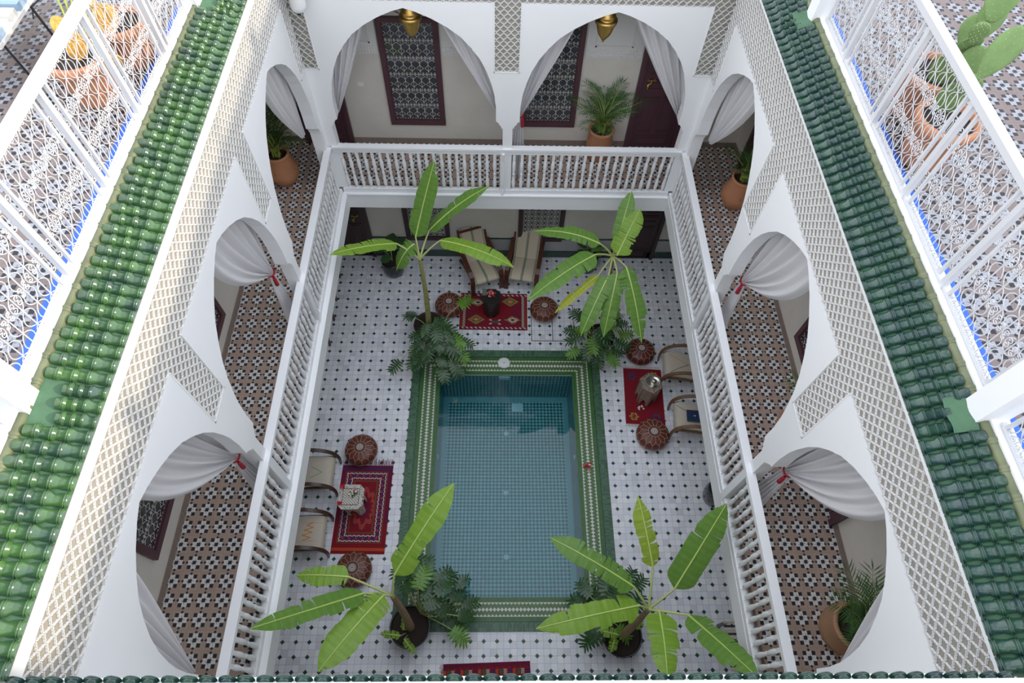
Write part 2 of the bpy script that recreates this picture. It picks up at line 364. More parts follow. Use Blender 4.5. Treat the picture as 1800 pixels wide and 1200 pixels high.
# ------------------------------------------------------------------ mesh helper
class MB:
    def __init__(s): s.v = []; s.f = []; s.mi = []; s.sm = []; s.uv = []
    def add(s, vs, fs, mi=0, smooth=False, uvs=None):
        b = len(s.v); s.v += [tuple(p) for p in vs]
        for i, f in enumerate(fs):
            s.f.append(tuple(b+k for k in f)); s.mi.append(mi); s.sm.append(smooth)
            s.uv.append([uvs[k] for k in f] if uvs else None)
        return s
    def box(s, x0, x1, y0, y1, z0, z1, mi=0):
        if x0 > x1: x0, x1 = x1, x0
        if y0 > y1: y0, y1 = y1, y0
        if z0 > z1: z0, z1 = z1, z0
        v = [(x0, y0, z0), (x1, y0, z0), (x1, y1, z0), (x0, y1, z0), (x0, y0, z1), (x1, y0, z1), (x1, y1, z1), (x0, y1, z1)]
        return s.add(v, [(0, 3, 2, 1), (4, 5, 6, 7), (0, 1, 5, 4), (1, 2, 6, 5), (2, 3, 7, 6), (3, 0, 4, 7)], mi)
    def obox(s, c, ax, ay, az, mi=0):       # centre, three half-extent vectors
        c = Vector(c); ax, ay, az = Vector(ax), Vector(ay), Vector(az)
        v = [c+ax*i+ay*j+az*k for k in (-1, 1) for (i, j) in ((-1, -1), (1, -1), (1, 1), (-1, 1))]
        return s.add(v, [(0, 3, 2, 1), (4, 5, 6, 7), (0, 1, 5, 4), (1, 2, 6, 5), (2, 3, 7, 6), (3, 0, 4, 7)], mi)
    def bar(s, a, b, w, h, up=(0, 0, 1), mi=0):
        a, b = Vector(a), Vector(b); d = (b-a); L = d.length
        if L < 1e-6: return s
        d /= L; u = Vector(up); x = d.cross(u)
        if x.length < 1e-4: x = d.cross(Vector((1, 0, 0)))
        x.normalize(); y = x.cross(d)
        return s.obox((a+b)/2, d*(L/2), x*(w/2), y*(h/2), mi)
    def tube(s, P, r, n=6, cap=True, mi=0, smooth=True):
        P = [Vector(p) for p in P]; m = len(P); rs = r if isinstance(r, (list, tuple)) else [r]*m
        vs = []; x = None
        for i, p in enumerate(P):
            d = (P[min(i+1, m-1)]-P[max(i-1, 0)])
            if d.length < 1e-9: d = Vector((0, 0, 1))
            d.normalize()
            if x is None:
                x = d.cross(Vector((0, 0, 1)))
                if x.length < .1: x = d.cross(Vector((1, 0, 0)))
            else: x = x-d*x.dot(d)
            x.normalize(); y = d.cross(x)
            for k in range(n):
                a = 2*PI*k/n; vs.append(p+(x*math.cos(a)+y*math.sin(a))*rs[i])
        fs = [(i*n+k, i*n+(k+1) % n, (i+1)*n+(k+1) % n, (i+1)*n+k) for i in range(m-1) for k in range(n)]
        s.add(vs, fs, mi, smooth)
        if cap: s.add(vs[:n], [tuple(range(n))[::-1]], mi); s.add(vs[-n:], [tuple(range(n))], mi)
        return s
    def lathe(s, prof, c=(0, 0, 0), n=20, mi=0, smooth=True, cap=True, ax=None, sx=1, sy=1):
        c = Vector(c); vs = []
        for r, z in prof:
            for k in range(n):
                a = 2*PI*k/n; p = Vector((r*math.cos(a)*sx, r*math.sin(a)*sy, z))
                if ax: p = ax @ p
                vs.append(c+p)
        m = len(prof)
        fs = [(i*n+k, i*n+(k+1) % n, (i+1)*n+(k+1) % n, (i+1)*n+k) for i in range(m-1) for k in range(n)]
        s.add(vs, fs, mi, smooth)
        if cap:
            s.add(vs[:n], [tuple(range(n))[::-1]], mi); s.add(vs[-n:], [tuple(range(n))], mi)
        return s
    def prism(s, poly, fn, w0, w1, mi=0, mis=None):
        n = len(poly); a = [fn(p[0], p[1], w0) for p in poly]; b = [fn(p[0], p[1], w1) for p in poly]
        s.add(a, [tuple(range(n))], mi); s.add(b, [tuple(range(n))[::-1]], mi)
        s.add(a+b, [(i, (i+1) % n, n+(i+1) % n, n+i) for i in range(n)], mi if mis is None else mis)
        return s
    def grid(s, fn, nu, nv, mi=0, smooth=True, uv=True):
        vs = []; us = []
        for j in range(nv+1):
            for i in range(nu+1):
                vs.append(fn(i/nu, j/nv)); us.append((i/nu, j/nv))
        w = nu+1
        return s.add(vs, [(j*w+i, j*w+i+1, (j+1)*w+i+1, (j+1)*w+i) for j in range(nv) for i in range(nu)], mi, smooth, us)
    def build(s, name, mats, parent=None, recalc=True):
        me = bpy.data.meshes.new(name); me.from_pydata(s.v, [], s.f)
        if not isinstance(mats, (list, tuple)): mats = [mats]
        for m in mats: me.materials.append(m)
        me.polygons.foreach_set('material_index', s.mi); me.polygons.foreach_set('use_smooth', s.sm)
        if any(u is not None for u in s.uv):
            l = me.uv_layers.new(name='UVMap'); flat = []
            for f, u in zip(s.f, s.uv):
                for k in range(len(f)): flat += (u[k] if u else (0, 0))
            l.data.foreach_set('uv', flat)
        me.update(); o = bpy.data.objects.new(name, me); COL.objects.link(o)
        if parent: o.parent = parent
        return o

def tag(o, label=None, cat=None, group=None, kind=None):
    if label: o['label'] = label
    if cat: o['category'] = cat
    if group: o['group'] = group
    if kind: o['kind'] = kind
    return o
def empty(name, loc, rz=0.0, label=None, cat=None, group=None):
    o = bpy.data.objects.new(name, None); COL.objects.link(o); o.location = loc; o.rotation_euler = (0, 0, rz); o.empty_display_size = .1
    return tag(o, label, cat, group)
def struct(o): o['kind'] = 'structure'; return o
def copy_tree(o, parent=None):
    kids = list(o.children); c = o.copy(); COL.objects.link(c); c.parent = parent
    for k in kids: copy_tree(k, c)
    return c

# ------------------------------------------------------------------ main measures (metres)
GF = 2.97            # gallery floor
TF = 6.83            # terrace floor
XL, XR, YB, YF = -2.53, 2.83, 7.33, 0.08
OXL, OXR, OYB, OYF = -3.65, 4.04, 8.37, -1.1
PX0, PX1, PY0, PY1 = -1.56, 1.94, 1.13, 6.04       # pool surround
WX0, WX1, WY0, WY1 = -1.035, 1.415, 1.62, 5.51     # water
ACL = [4.91, 2.50]; ACR = [4.81, 2.37]             # column axes of the side walls

# ------------------------------------------------------------------ the building shell
YF = 0.20
mapL = lambda u, z, w: (XL-w, u, z)
mapR = lambda u, z, w: (XR+w, u, z)
mapB = lambda u, z, w: (u, YB+w, z)
mapF = lambda u, z, w: (u, YF-w, z)

ARCH = [(1.0, 4.34), (1.0, 4.55), (.978, 4.78), (.945, 4.93), (.888, 5.13), (.81, 5.31), (.712, 5.47), (.595, 5.62), (.45, 5.745), (.29, 5.85), (.13, 5.93), (.0, 5.975)]
CAP = [(0, 4.19), (.022, 4.19), (.024, 4.225), (.045, 4.245), (.060, 4.275), (.075, 4.30), (.10, 4.31)]     # stepped bracket, offset from the column face
def arch_outline(u0, u1):
    """from (u0, floor) up, over and down to (u1, floor)"""
    c = (u0+u1)/2; w = (u1-u0)/2-.10
    Lp = [(u0, GF)]+[(u0+a, z) for a, z in CAP]+[(c-a*w, z) for a, z in ARCH]
    Rp = [(c+a*w, z) for a, z in ARCH[:-1]][::-1]+[(u1-a, z) for a, z in CAP[::-1]]+[(u1, GF)]
    return Lp+Rp

def lattice(mb, fn, u0, u1, z0, z1, regs=None, a=.091, b=.103, depth=.015, wd=.0033, mi=0):
    prof = [(0, 0), (.20, .32), (.44, .40), (.56, .60), (.80, .68), (1, 1)]
    nu = int((u1-u0)/(a/2))+1; nz = int((z1-z0)/(b/2))+1
    for i in range(-1, nu+1):
        for j in range(-1, nz+1):
            if (i+j) % 2: continue
            for sgn in (1, -1):
                P = [(u0+(i+p)*a/2, z0+(j+sgn*q)*b/2) for p, q in prof]
                for k in range(len(P)-1):
                    (ua, za), (ub, zb) = P[k], P[k+1]
                    um, zm = (ua+ub)/2, (za+zb)/2
                    if not any(r0 <= um <= r1 and s0 <= zm <= s1 for r0, r1, s0, s1 in (regs or [(u0, u1, z0, z1)])): continue
                    d = math.hypot(ub-ua, zb-za); nx, nz_ = -(zb-za)/d*wd, (ub-ua)/d*wd
                    ex, ez = (ub-ua)/d*wd*.5, (zb-za)/d*wd*.5
                    q = [(ua-ex+nx, za-ez+nz_), (ub+ex+nx, zb+ez+nz_), (ub+ex-nx, zb+ez-nz_), (ua-ex-nx, za-ez-nz_)]
                    v = [fn(x, z, 0) for x, z in q]+[fn(x, z, depth) for x, z in q]
                    mb.add(v, [(0, 1, 2, 3), (0, 4, 5, 1), (2, 6, 7, 3)], mi)

def arcade(side, fn, u0, u1, openings, drops, ztop, dz):
    TH = .16
    poly = [(u0, GF)]
    for a, b in openings: poly += arch_outline(a, b)
    poly += [(u1, GF)]
    top = [(u1, ztop)]
    for a, b in sorted(drops, reverse=True):
        b2 = min(b, u1)
        if abs(b2-u1) < 1e-4: top = [(u1, dz), (a, dz), (a, ztop)]
        elif a <= u0+1e-4: top += [(b, ztop), (b, dz), (u0, dz)]
        else: top += [(b, ztop), (b, dz), (a, dz), (a, ztop)]
    if top[-1][0] > u0+1e-4: top += [(u0, ztop)]
    mb = MB(); mb.prism(poly+top, fn, 0, TH)
    w = struct(mb.build('wall_'+side, M['white']))
    bk = MB()
    bk.prism([(u0, ztop), (u1, ztop), (u1, 6.62), (u0, 6.62)], fn, .017, TH)
    for a, b in drops: bk.prism([(a, dz), (b, dz), (b, ztop), (a, ztop)], fn, .017, TH-.002)
    bk.build('panel_ground', M['latback'], w)
    la = MB(); lattice(la, fn, u0, u1, dz, 6.62, [(u0, u1, ztop, 6.62)]+[(a, b, dz, ztop) for a, b in drops])
    for a, b in drops:
        la.prism([(a, dz), (b, dz), (b, dz+.014), (a, dz+.014)], fn, -.006, .034)
        if a > u0+.01: la.prism([(a, dz), (a+.012, dz), (a+.012, ztop), (a, ztop)], fn, -.006, .034)
        if b < u1-.01: la.prism([(b-.012, dz), (b, dz), (b, ztop), (b-.012, ztop)], fn, -.006, .034)
    la.build('lattice_relief', M['lattice'], w)
    return w

arcade('left', mapL, YF, YB+.16, [(.24, 2.435), (2.565, 4.845), (4.975, 7.22)], [(7.06, YB+.16), (4.66, 5.02), (2.31, 2.67)], 6.09, 5.14)
arcade('right', mapR, YF, YB+.16, [(.26, 2.305), (2.435, 4.745), (4.875, 7.22)], [(7.08, YB+.16), (4.64, 5.05), (2.21, 2.58)], 6.00, 5.07)
arcade('back', mapB, XL, XR, [(-2.385, .07), (.21, 2.695)], [(XL, -2.345), (-.06, .28), (2.59, XR)], 6.06, 5.11)
mb = MB(); mb.prism([(XL, GF)]+arch_outline(-2.385, .07)+arch_outline(.21, 2.695)+[(XR, GF), (XR, 6.62), (XL, 6.62)], mapF, 0, .16)
struct(mb.build('wall_front', M['white']))

# gallery slabs: fascia beam, ledge and tiled walk
def ring(z0, z1, i, o, name, mat, front=True):
    (ix0, ix1, iy0, iy1), (ox0, ox1, oy0, oy1) = i, o
    mb = MB()
    mb.box(ox0, ix0, oy0, oy1, z0, z1); mb.box(ix1, ox1, oy0, oy1, z0, z1)
    mb.box(ix0, ix1, iy1, oy1, z0, z1); mb.box(ix0, ix1, oy0, iy0, z0, z1)
    return struct(mb.build(name, mat))
ring(2.56, 2.88, (-2.43, 2.79, .10, 7.28), (OXL, OXR, OYF, OYB), 'trim_1', M['white'])
tb = MB()
for a, b in (((-2.43, .10), (-2.43, 7.28)), ((2.79, .10), (2.79, 7.28)), ((-2.43, 7.28), (2.79, 7.28))):
    tb.bar((*a, 2.862), (*b, 2.862), .03, .03)
struct(tb.build('trim_2', M['white']))
ring(2.88, GF, (-2.60, 2.90, .0, 7.42), (OXL, OXR, OYF, OYB), 'floor_gallery', M['star'])

# ground floor: zellige around the pool, basin, border
mb = MB()
mb.box(OXL, WX0-.02, OYF, OYB, -.12, 0); mb.box(WX1+.02, OXR, OYF, OYB, -.12, 0)
mb.box(WX0-.02, WX1+.02, WY1+.02, OYB, -.12, 0); mb.box(WX0-.02, WX1+.02, OYF, WY0-.02, -.12, 0)
struct(mb.build('floor', M['zellige']))
mb = MB(); D = -.94
mb.add([(WX0, WY0, D), (WX1, WY0, D), (WX1, WY1, D), (WX0, WY1, D), (WX0, WY0, -.02), (WX1, WY0, -.02), (WX1, WY1, -.02), (WX0, WY1, -.02)],
       [(0, 1, 2, 3), (0, 4, 5, 1), (1, 5, 6, 2), (2, 6, 7, 3), (3, 7, 4, 0)])
basin = struct(mb.build('floor_pool_basin', M['pooltile']))
mb = MB()
def bstrip(a, b, c, d):     # outer a->b, inner d->c ; u along, v across
    def L(p, q): return math.dist(p, q)
    al = 0 if abs(a[0]-b[0]) > abs(a[1]-b[1]) else 1
    vs = [(*a, .014), (*b, .014), (*c, .014), (*d, .014)]
    W = .52
    uv = [(a[al], 0), (b[al], 0), (c[al], .525), (d[al], .525)]
    mb.add(vs, [(0, 1, 2, 3)], 0, False, uv)
bstrip((PX0, PY0), (PX1, PY0), (WX1, WY0), (WX0, WY0)); bstrip((PX1, PY0), (PX1, PY1), (WX1, WY1), (WX1, WY0))
bstrip((PX1, PY1), (PX0, PY1), (WX0, WY1), (WX1, WY1)); bstrip((PX0, PY1), (PX0, PY0), (WX0, WY0), (WX0, WY1))
for (a, b) in (((PX0, PY0), (PX1, PY0)), ((PX1, PY0), (PX1, PY1)), ((PX1, PY1), (PX0, PY1)), ((PX0, PY1), (PX0, PY0))):
    mb.add([(*a, 0), (*b, 0), (*b, .014), (*a, .014)], [(0, 1, 2, 3)], 0, False, [(0, 0)]*4)
for (a, b) in (((WX0, WY0), (WX1, WY0)), ((WX1, WY0), (WX1, WY1)), ((WX1, WY1), (WX0, WY1)), ((WX0, WY1), (WX0, WY0))):
    mb.add([(*a, -.02), (*b, -.02), (*b, .014), (*a, .014)], [(0, 3, 2, 1)], 0, False, [(0, .335)]*4)
struct(mb.build('trim_3', M['border']))
mb = MB(); mb.add([(WX0, WY0, -.012), (WX1, WY0, -.012), (WX1, WY1, -.012), (WX0, WY1, -.012)], [(0, 1, 2, 3)])
tag(mb.build('pool_water', M['water']), 'still clear blue-green water filling the tiled courtyard pool', 'water')
sk = empty('pool_skimmer', (.145, 5.765, .014), 0, 'round white skimmer lid set in the green pool border', 'lid')
MB().lathe([(.112, 0), (.115, .008), (.10, .014), (.0, .015)], n=32, cap=False).build('cover', M['plastic'], sk)
MB().lathe([(.011, .0155), (.0, .016)], n=10, cap=False).build('finger_hole', M['blackm'], sk)
for i, (x, y) in enumerate(((.20, 4.73), (.195, 3.56), (.20, 2.42))):
    o = MB().lathe([(.045, 0), (.05, .01), (.03, .018), (0, .018)], n=18, cap=False).build('pool_inlet', M['poolwhite']); o.location = (x, y, D)
    tag(o, ['round white inlet on the pool floor, farthest from the bottom of the photo', 'round white inlet in the middle of the pool floor', 'round white inlet on the pool floor, nearest the bottom of the photo'][i], 'pool fitting', 'round inlets on the pool floor')
o = empty('pool_drain', (.42, 5.28, D), 0, 'square pale drain grate on the pool floor', 'drain'); MB().box(-.11, .11, -.09, .09, 0, .012).build('plate', M['poolwhite'], o)
b_ = MB()
for k in range(5): b_.box(-.04, .04, -.03+k*.014, -.024+k*.014, .012, .016)
b_.build('grate', M['plastic'], o)
o = MB().box(-.10, .10, -.02, 0, -.05, .05).build('skimmer_mouth', M['poolwhite']); o.location = (.15, WY1, -.10); tag(o, 'white skimmer mouth in the far wall of the pool', 'pool fitting')
for sx, x in ((1, WX0), (-1, WX1)):
    o = MB().lathe([(.05, 0), (.045, .015), (0, .02)], n=16, cap=False, ax=Matrix.Rotation(sx*PI/2, 3, 'Y')).build('pool_light', M['poolwhite']); o.location = (x, 4.02, -.30)
    tag(o, 'round underwater light in the %s wall of the pool' % ('left' if sx > 0 else 'right'), 'pool light')
# inspection hatch outline in the floor
mb = MB()
for a, b in (((.68, 7.09), (.68, 6.26)), ((1.09, 7.0), (1.09, 6.26)), ((1.51, 7.10), (1.51, 6.26)), ((.68, 6.26), (1.51, 6.26)), ((.68, 7.09), (1.51, 7.09))):
    mb.bar((*a, .003), (*b, .003), .012, .006)
tag(mb.build('floor_hatch', M['brownwood']), 'flush tiled inspection hatch with thin brown frame between pouf and pool', 'hatch')

# outer walls of both storeys
mb = MB()
for z0, z1 in ((GF, 6.6), (-.12, 2.56)):
    mb.box(OXL-.2, OXL, OYF-.2, OYB+.2, z0, z1)
struct(mb.build('wall_outer_left', M['beige']))
mb = MB()
for z0, z1 in ((GF, 6.6), (-.12, 2.56)): mb.box(OXR, OXR+.2, OYF-.2, OYB+.2, z0, z1)
struct(mb.build('wall_outer_right', M['beige']))
mb = MB()
mb.box(OXL, OXR, OYB, OYB+.2, GF, 6.6); mb.box(OXL, OXR, OYB-.05, OYB+.2, -.12, 2.56)
struct(mb.build('wall_outer_back', M['beige']))
mb = MB(); mb.box(OXL, OXR, OYF-.2, OYF, -.12, 6.6); struct(mb.build('wall_outer_front', M['beige']))
# skirtings of the gallery
mb = MB(); mb.box(OXL, OXL+.015, OYF, OYB, GF, GF+.10); struct(mb.build('baseboard_left', M['skirt']))
mb = MB(); mb.box(OXR-.015, OXR, OYF, OYB, GF, GF+.10); struct(mb.build('baseboard_right', M['skirt']))
mb = MB(); mb.box(OXL, 2.12, OYB-.015, OYB, GF, GF+.10); mb.box(2.98, OXR, OYB-.015, OYB, GF, GF+.10); struct(mb.build('baseboard_back', M['skirt']))
# ground floor dado on the back wall: green skirting of thin glazed tiles, marble panels, dark line
GY = OYB-.05
mb = MB(); x = OXL
while x < OXR: mb.box(x, x+.021, GY-.02, GY, 0, .21); x += .024
struct(mb.build('baseboard_ground', M['glaze']))
mb = MB(); mb.box(OXL, OXR, GY-.012, GY, .21, .56); struct(mb.build('trim_4', M['kiln']))
mb = MB(); mb.box(OXL, OXR, GY-.018, GY, .56, .59); struct(mb.build('trim_5', M['glaze']))
# side walls on the ground too
for s, x0, x1 in (('left', OXL, OXL+.02), ('right', OXR-.02, OXR)):
    mb = MB(); mb.box(x0, x1, OYF, OYB, 0, .21); struct(mb.build('baseboard_ground_'+s, M['glaze']))

# terraces
mb = MB()
mb.box(-9, XL-.35, -4, 13, 6.6, TF); mb.box(XR+.27, 9, -4, 13, 6.6, TF); mb.box(XL-.35, XR+.27, YB+.45, 13, 6.6, TF); mb.box(XL-.35, XR+.27, -4, YF-.13, 6.6, TF)
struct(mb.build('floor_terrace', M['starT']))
mb = MB(); mb.box(XL-.35, XL-.02, YF-.3, YB+.5, 6.6, 6.74); mb.box(XR+.02, XR+.28, YF-.3, YB+.5, 6.6, 6.63); mb.box(XL, XR, YB+.02, YB+.45, 6.6, 6.72); mb.box(XL, XR, YF-.13, YF-.02, 6.6, 6.69)
struct(mb.build('ceiling_rim', M['white']))
# blue painted gutter strips
mb = MB(); mb.box(-3.10, -3.0, -3, 12, TF, TF+.004); mb.box(3.22, 3.33, -3, 12, TF, TF+.004); struct(mb.build('trim_6', M['blue']))
# coping strips under the railings
mb = MB(); mb.box(-2.975, -2.875, -3, 12, TF-.05, 6.93); mb.box(3.10, 3.22, -3, 12, TF-.05, 6.91); struct(mb.build('trim_7', M['white']))
# white cornice bands
mb = MB()
mb.box(XL-.1, XL+.015, YF, YB, 6.615, 6.775); mb.box(XR-.015, XR+.1, YF, YB, 6.56, 6.665)
mb.box(XL, XR, YB-.015, YB+.1, 6.60, 6.74); mb.box(XL, XR, YF-.13, YF-.06, 6.60, 6.70)
struct(mb.build('trim_8', M['white']))
# unseen parapet, added on the right to cast the shadow across the courtyard
mb = MB(); mb.box(9, 9.25, -6, 16, 6.6, 9.28); mb.box(9.0-.03, 9.28, -6, 16, 9.22, 9.30)
struct(mb.build('wall_unseen_right', M['white']))

# ------------------------------------------------------------------ green tiled eaves
def eave(name, label, fn, L0, L1, e, r, skip=(), gz='glaze'):
    """fn(along, across, z): across runs outwards from the eave; e=(across,z) at the eave, r=(across,z) at the ridge"""
    t = empty(name, fn((L0+L1)/2, e[0], e[1]), 0, label, 'tiled eave'); off = Vector(t.location)
    F = lambda a, b, z: Vector(fn(a, b, z))-off
    bed = MB(); n = 40
    for k in range(n):
        a, b = L0+(L1-L0)*k/n, L0+(L1-L0)*(k+1)/n
        bed.add([F(a, e[0], e[1]), F(b, e[0], e[1]), F(b, r[0], r[1]), F(a, r[0], r[1]), F(a, e[0], e[1]-.03), F(b, e[0], e[1]-.03), F(a, r[0], e[1]-.03), F(b, r[0], e[1]-.03)],
                [(0, 1, 2, 3), (0, 4, 5, 1), (4, 6, 7, 5)])
    bed.build('mortar_bed', M['mortar'], t)
    mb = MB(); pitch = .098; N = int((L1-L0)/pitch); NT = 4
    dx, dz = r[0]-e[0], r[1]-e[1]; sl = math.hypot(dx, dz); ux, uz = dx/sl, dz/sl; nx, nz = -uz, ux
    for i in range(N):
        a0 = L0+(i+.5)*pitch
        if any(abs(a0-s_) < w_ for s_, w_ in skip): s1 = sl*R.uniform(.55, .7)
        else: s1 = sl*R.uniform(.93, .99)
        sh = R.uniform(-.012, .012)
        tl = s1/NT; jog = [R.uniform(-.004, .004) for _ in range(NT)]
        sec = []
        for k in range(NT):
            s0 = k*tl+(-.02 if k == 0 else sh*.5)
            for f, rr in ((0, .0435), (.13, .0435), (.15, .049), (.20, .049), (.22, .0435), (.27, .0435), (.29, .048), (.34, .048), (.36, .040), (.92, .0375), (.99, .036)):
                sec.append((s0+f*tl, rr, a0+jog[k], .012-.008*f))
        vs = []; m = 9
        for s_, rr, ac, lift in sec:
            for q in range(m):
                th = PI*q/(m-1); al = ac+math.cos(th)*rr; hh = math.sin(th)*rr+lift
                vs.append(F(al, e[0]+ux*s_+nx*hh, e[1]+uz*s_+nz*hh))
        fs = [(j*m+q, j*m+q+1, (j+1)*m+q+1, (j+1)*m+q) for j in range(len(sec)-1) for q in range(m-1)]
        mb.add(vs, fs, 0, True)
        mb.add(vs[:m], [tuple(range(m))], 0); mb.add(vs[-m:], [tuple(range(m))[::-1]], 0)
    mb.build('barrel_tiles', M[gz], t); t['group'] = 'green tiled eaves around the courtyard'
    rg = MB(); a = L0
    while a < L1:
        P = [F(a+f*.19, r[0]+.012, r[1]+.0) for f in (0, .1, .12, .2, .22, .9, 1)]
        rg.tube(P, [.032, .032, .037, .037, .032, .029, .028], 10); a += .18
    rg.build('ridge_tiles', M['ridge'], t)
    return t
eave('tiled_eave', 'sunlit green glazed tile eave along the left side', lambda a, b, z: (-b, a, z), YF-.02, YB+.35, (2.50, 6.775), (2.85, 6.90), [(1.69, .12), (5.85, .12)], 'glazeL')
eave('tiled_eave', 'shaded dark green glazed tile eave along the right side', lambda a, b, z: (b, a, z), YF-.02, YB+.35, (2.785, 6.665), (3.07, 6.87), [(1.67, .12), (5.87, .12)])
eave('tiled_eave', 'green glazed tile eave along the bottom of the photo', lambda a, b, z: (a, -b, z), XL+.02, XR-.02, (-.163, 6.73), (-.03, 6.79))

# ------------------------------------------------------------------ masonry piers between railing panels
def pier(x0, x1, y0, y1, label):
    t = empty('masonry_pier', ((x0+x1)/2, (y0+y1)/2, 6.80), 0, label, 'pier', 'masonry piers along the terrace railings'); w, d = (x1-x0)/2, (y1-y0)/2
    MB().box(-w, w, -d, d, 0, 1.12).build('shaft', M['white'], t)
    MB().box(-w-.02, w+.02, -d-.02, d+.02, 1.12, 1.17).build('cap', M['white'], t)
    b = MB(); s = -1 if x0 > 0 else 1
    b.grid(lambda u, v: (s*(w-.01+.13*u), -d-.05+v*(2*d+.10), .01+.055*(1-u)+.01*math.sin(v*9)), 5, 8)
    b.build('mortar_patch', M['mortar'], t)
pier(-3.02, -2.83, 1.605, 1.765, 'sunlit white pier interrupting the left railing, lower left of the photo')
pier(3.03, 3.22, 1.59, 1.755, 'white pier interrupting the right railing, lower right of the photo')
pier(-3.02, -2.83, 5.77, 5.93, 'white pier at the top end of the left railing')
pier(3.03, 3.22, 5.80, 5.96, 'white pier at the top end of the right railing')

# ------------------------------------------------------------------ wrought iron panel pattern (used by railings and window grilles)
def spiral(cx, cz, r, a0, turns, sgn=1, n=14):
    return [(cx+r*(1-.8*k/n)*math.cos(a0+sgn*turns*2*PI*k/n), cz+r*(1-.8*k/n)*math.sin(a0+sgn*turns*2*PI*k/n)) for k in range(n+1)]
def iron_panel(W, H, cols=6, rad=.0042):
    """panel in local (x, z), x 0..W, z 0..H: rods, onion shaped waves, clusters of scrolls"""
    mb = MB(); cw = W/cols; per = H/6.0
    P3 = lambda L: [(x, 0, z) for x, z in L]
    for k in range(cols+1): 
        if 0 < k < cols: mb.tube([(k*cw, 0, 0), (k*cw, 0, H)], rad, 5)
    n = 48
    def wv(t):
        s = math.sin(t); return math.copysign(abs(s)**.75, s)
    for k in range(cols+1):
        for sg in (1, -1):
            L = []
            for j in range(n+1):
                z = H*j/n; x = k*cw+sg*.5*cw*abs(wv(PI*z/per+(PI/2 if k % 2 else 0)))*1.0
                L.append((min(max(x, 0), W), z))
            if 0 <= k*cw+sg*cw*.3 <= W: mb.tube(P3(L), rad*.9, 4, cap=False)
    rows = (H/3.0, 2*H/3.0)
    for zc in rows:
        for k in range(cols):
            xc = (k+.5)*cw; r = cw*.21
            for dx in (-1, 1):
                for dz in (-1, 1):
                    mb.tube(P3(spiral(xc+dx*r*.95, zc+dz*r*1.05, r, PI/2*(1 if dz < 0 else -1), 1.15, dx*dz)), rad*.95, 4, cap=False)
    for zc, dz in ((r*1.1, 1), (H-r*1.1, -1)):
        for k in range(cols):
            xc = (k+.5)*cw; r2 = cw*.2
            for dx in (-1, 1): mb.tube(P3(spiral(xc+dx*r2, zc, r2, -PI/2*dz, 1.1, dx*dz)), rad*.95, 4, cap=False)
    return mb
RP = iron_panel(.60, .86)
def railing(label, x, ys, y0, y1, horiz=False):
    y0, y1 = y0+.03, y1-.03
    t = empty('terrace_railing', (x, y0, 6.91), 0, label, 'railing', 'white iron railings around the terrace')
    L = y1-y0
    T = (lambda a, b, z: (b, a, z)) if not horiz else (lambda a, b, z: (a, b, z))
    if horiz: t.location = (y0, x, 6.91)
    def bx(mb, a0, a1, b0, b1, z0, z1): 
        p, q = T(a0, b0, z0), T(a1, b1, z1); mb.box(p[0], q[0], p[1], q[1], z0, z1); return mb
    bx(MB(), 0, L, -.035, .035, .875, .925).build('handrail', M['iron'], t)
    bx(MB(), 0, L, -.015, .015, .01, .03).build('bottom_rail', M['iron'], t)
    posts = [p-y0 for p in ys]
    edges = [0]+posts+[L]
    for p in posts: bx(MB(), p-.022, p+.022, -.022, .022, 0, .88).build('post', M['iron'], t)
    barm = None; scr = None; pan = {}
    for i in range(len(edges)-1):
        a, b = edges[i]+(.095 if i else .04), edges[i+1]-(.095 if i < len(edges)-2 else .04)
        for q in (a, b): bx(MB(), q-.011, q+.011, -.012, .012, .03, .88).build('bar', M['iron'], t)
        w = b-a
        key = round(w, 2)
        if key not in pan:
            me = MB(); src = RP; me.f = src.f; me.mi = src.mi; me.sm = src.sm; me.uv = src.uv
            me.v = [T(v[0]*w/.60, v[1], v[2]*.985+.02) for v in src.v]
            pan[key] = me.build('scroll_panel', M['iron'], t); o = pan[key]
        else:
            o = pan[key].copy(); COL.objects.link(o)
        o.location = T(a, 0, 0)
    for p in posts:
        for sg in (-1, 1):
            for zc in (.22, .62):
                s = MB()
                P = spiral(.056, zc+.07, .026, -PI/2, 1.1, 1)[::-1]; Q = spiral(.056, zc-.07, .026, PI/2, 1.1, -1)
                s.tube([T(p+sg*u, 0, z) for u, z in P+Q], .0038, 4, cap=False)
                s.build('s_scroll', M['iron'], t)
    return t
railing('sunlit white scrolled iron railing above the left tiled eave', -2.935, [2.64, 3.45, 4.27, 5.07], 1.765, 5.77)
railing('white iron railing at the far lower left beyond the pier', -2.935, [.80], 0.0, 1.605)
railing('white iron railing at the top left beyond the pier', -2.935, [6.75], 5.93, 7.6)
railing('white scrolled iron railing above the right tiled eave, in shade', 3.155, [2.62, 3.475, 4.30, 5.15], 1.755, 5.80)
railing('white iron railing at the far lower right beyond the pier', 3.155, [.80], 0.0, 1.59)
railing('white iron railing at the top right beyond the pier', 3.155, [6.8], 5.96, 7.6)
railing('pale sunlit handrail of the front railing along the very bottom edge', .085, [-1.6, -.5, .6, 1.7], -2.8, 3.0, True)

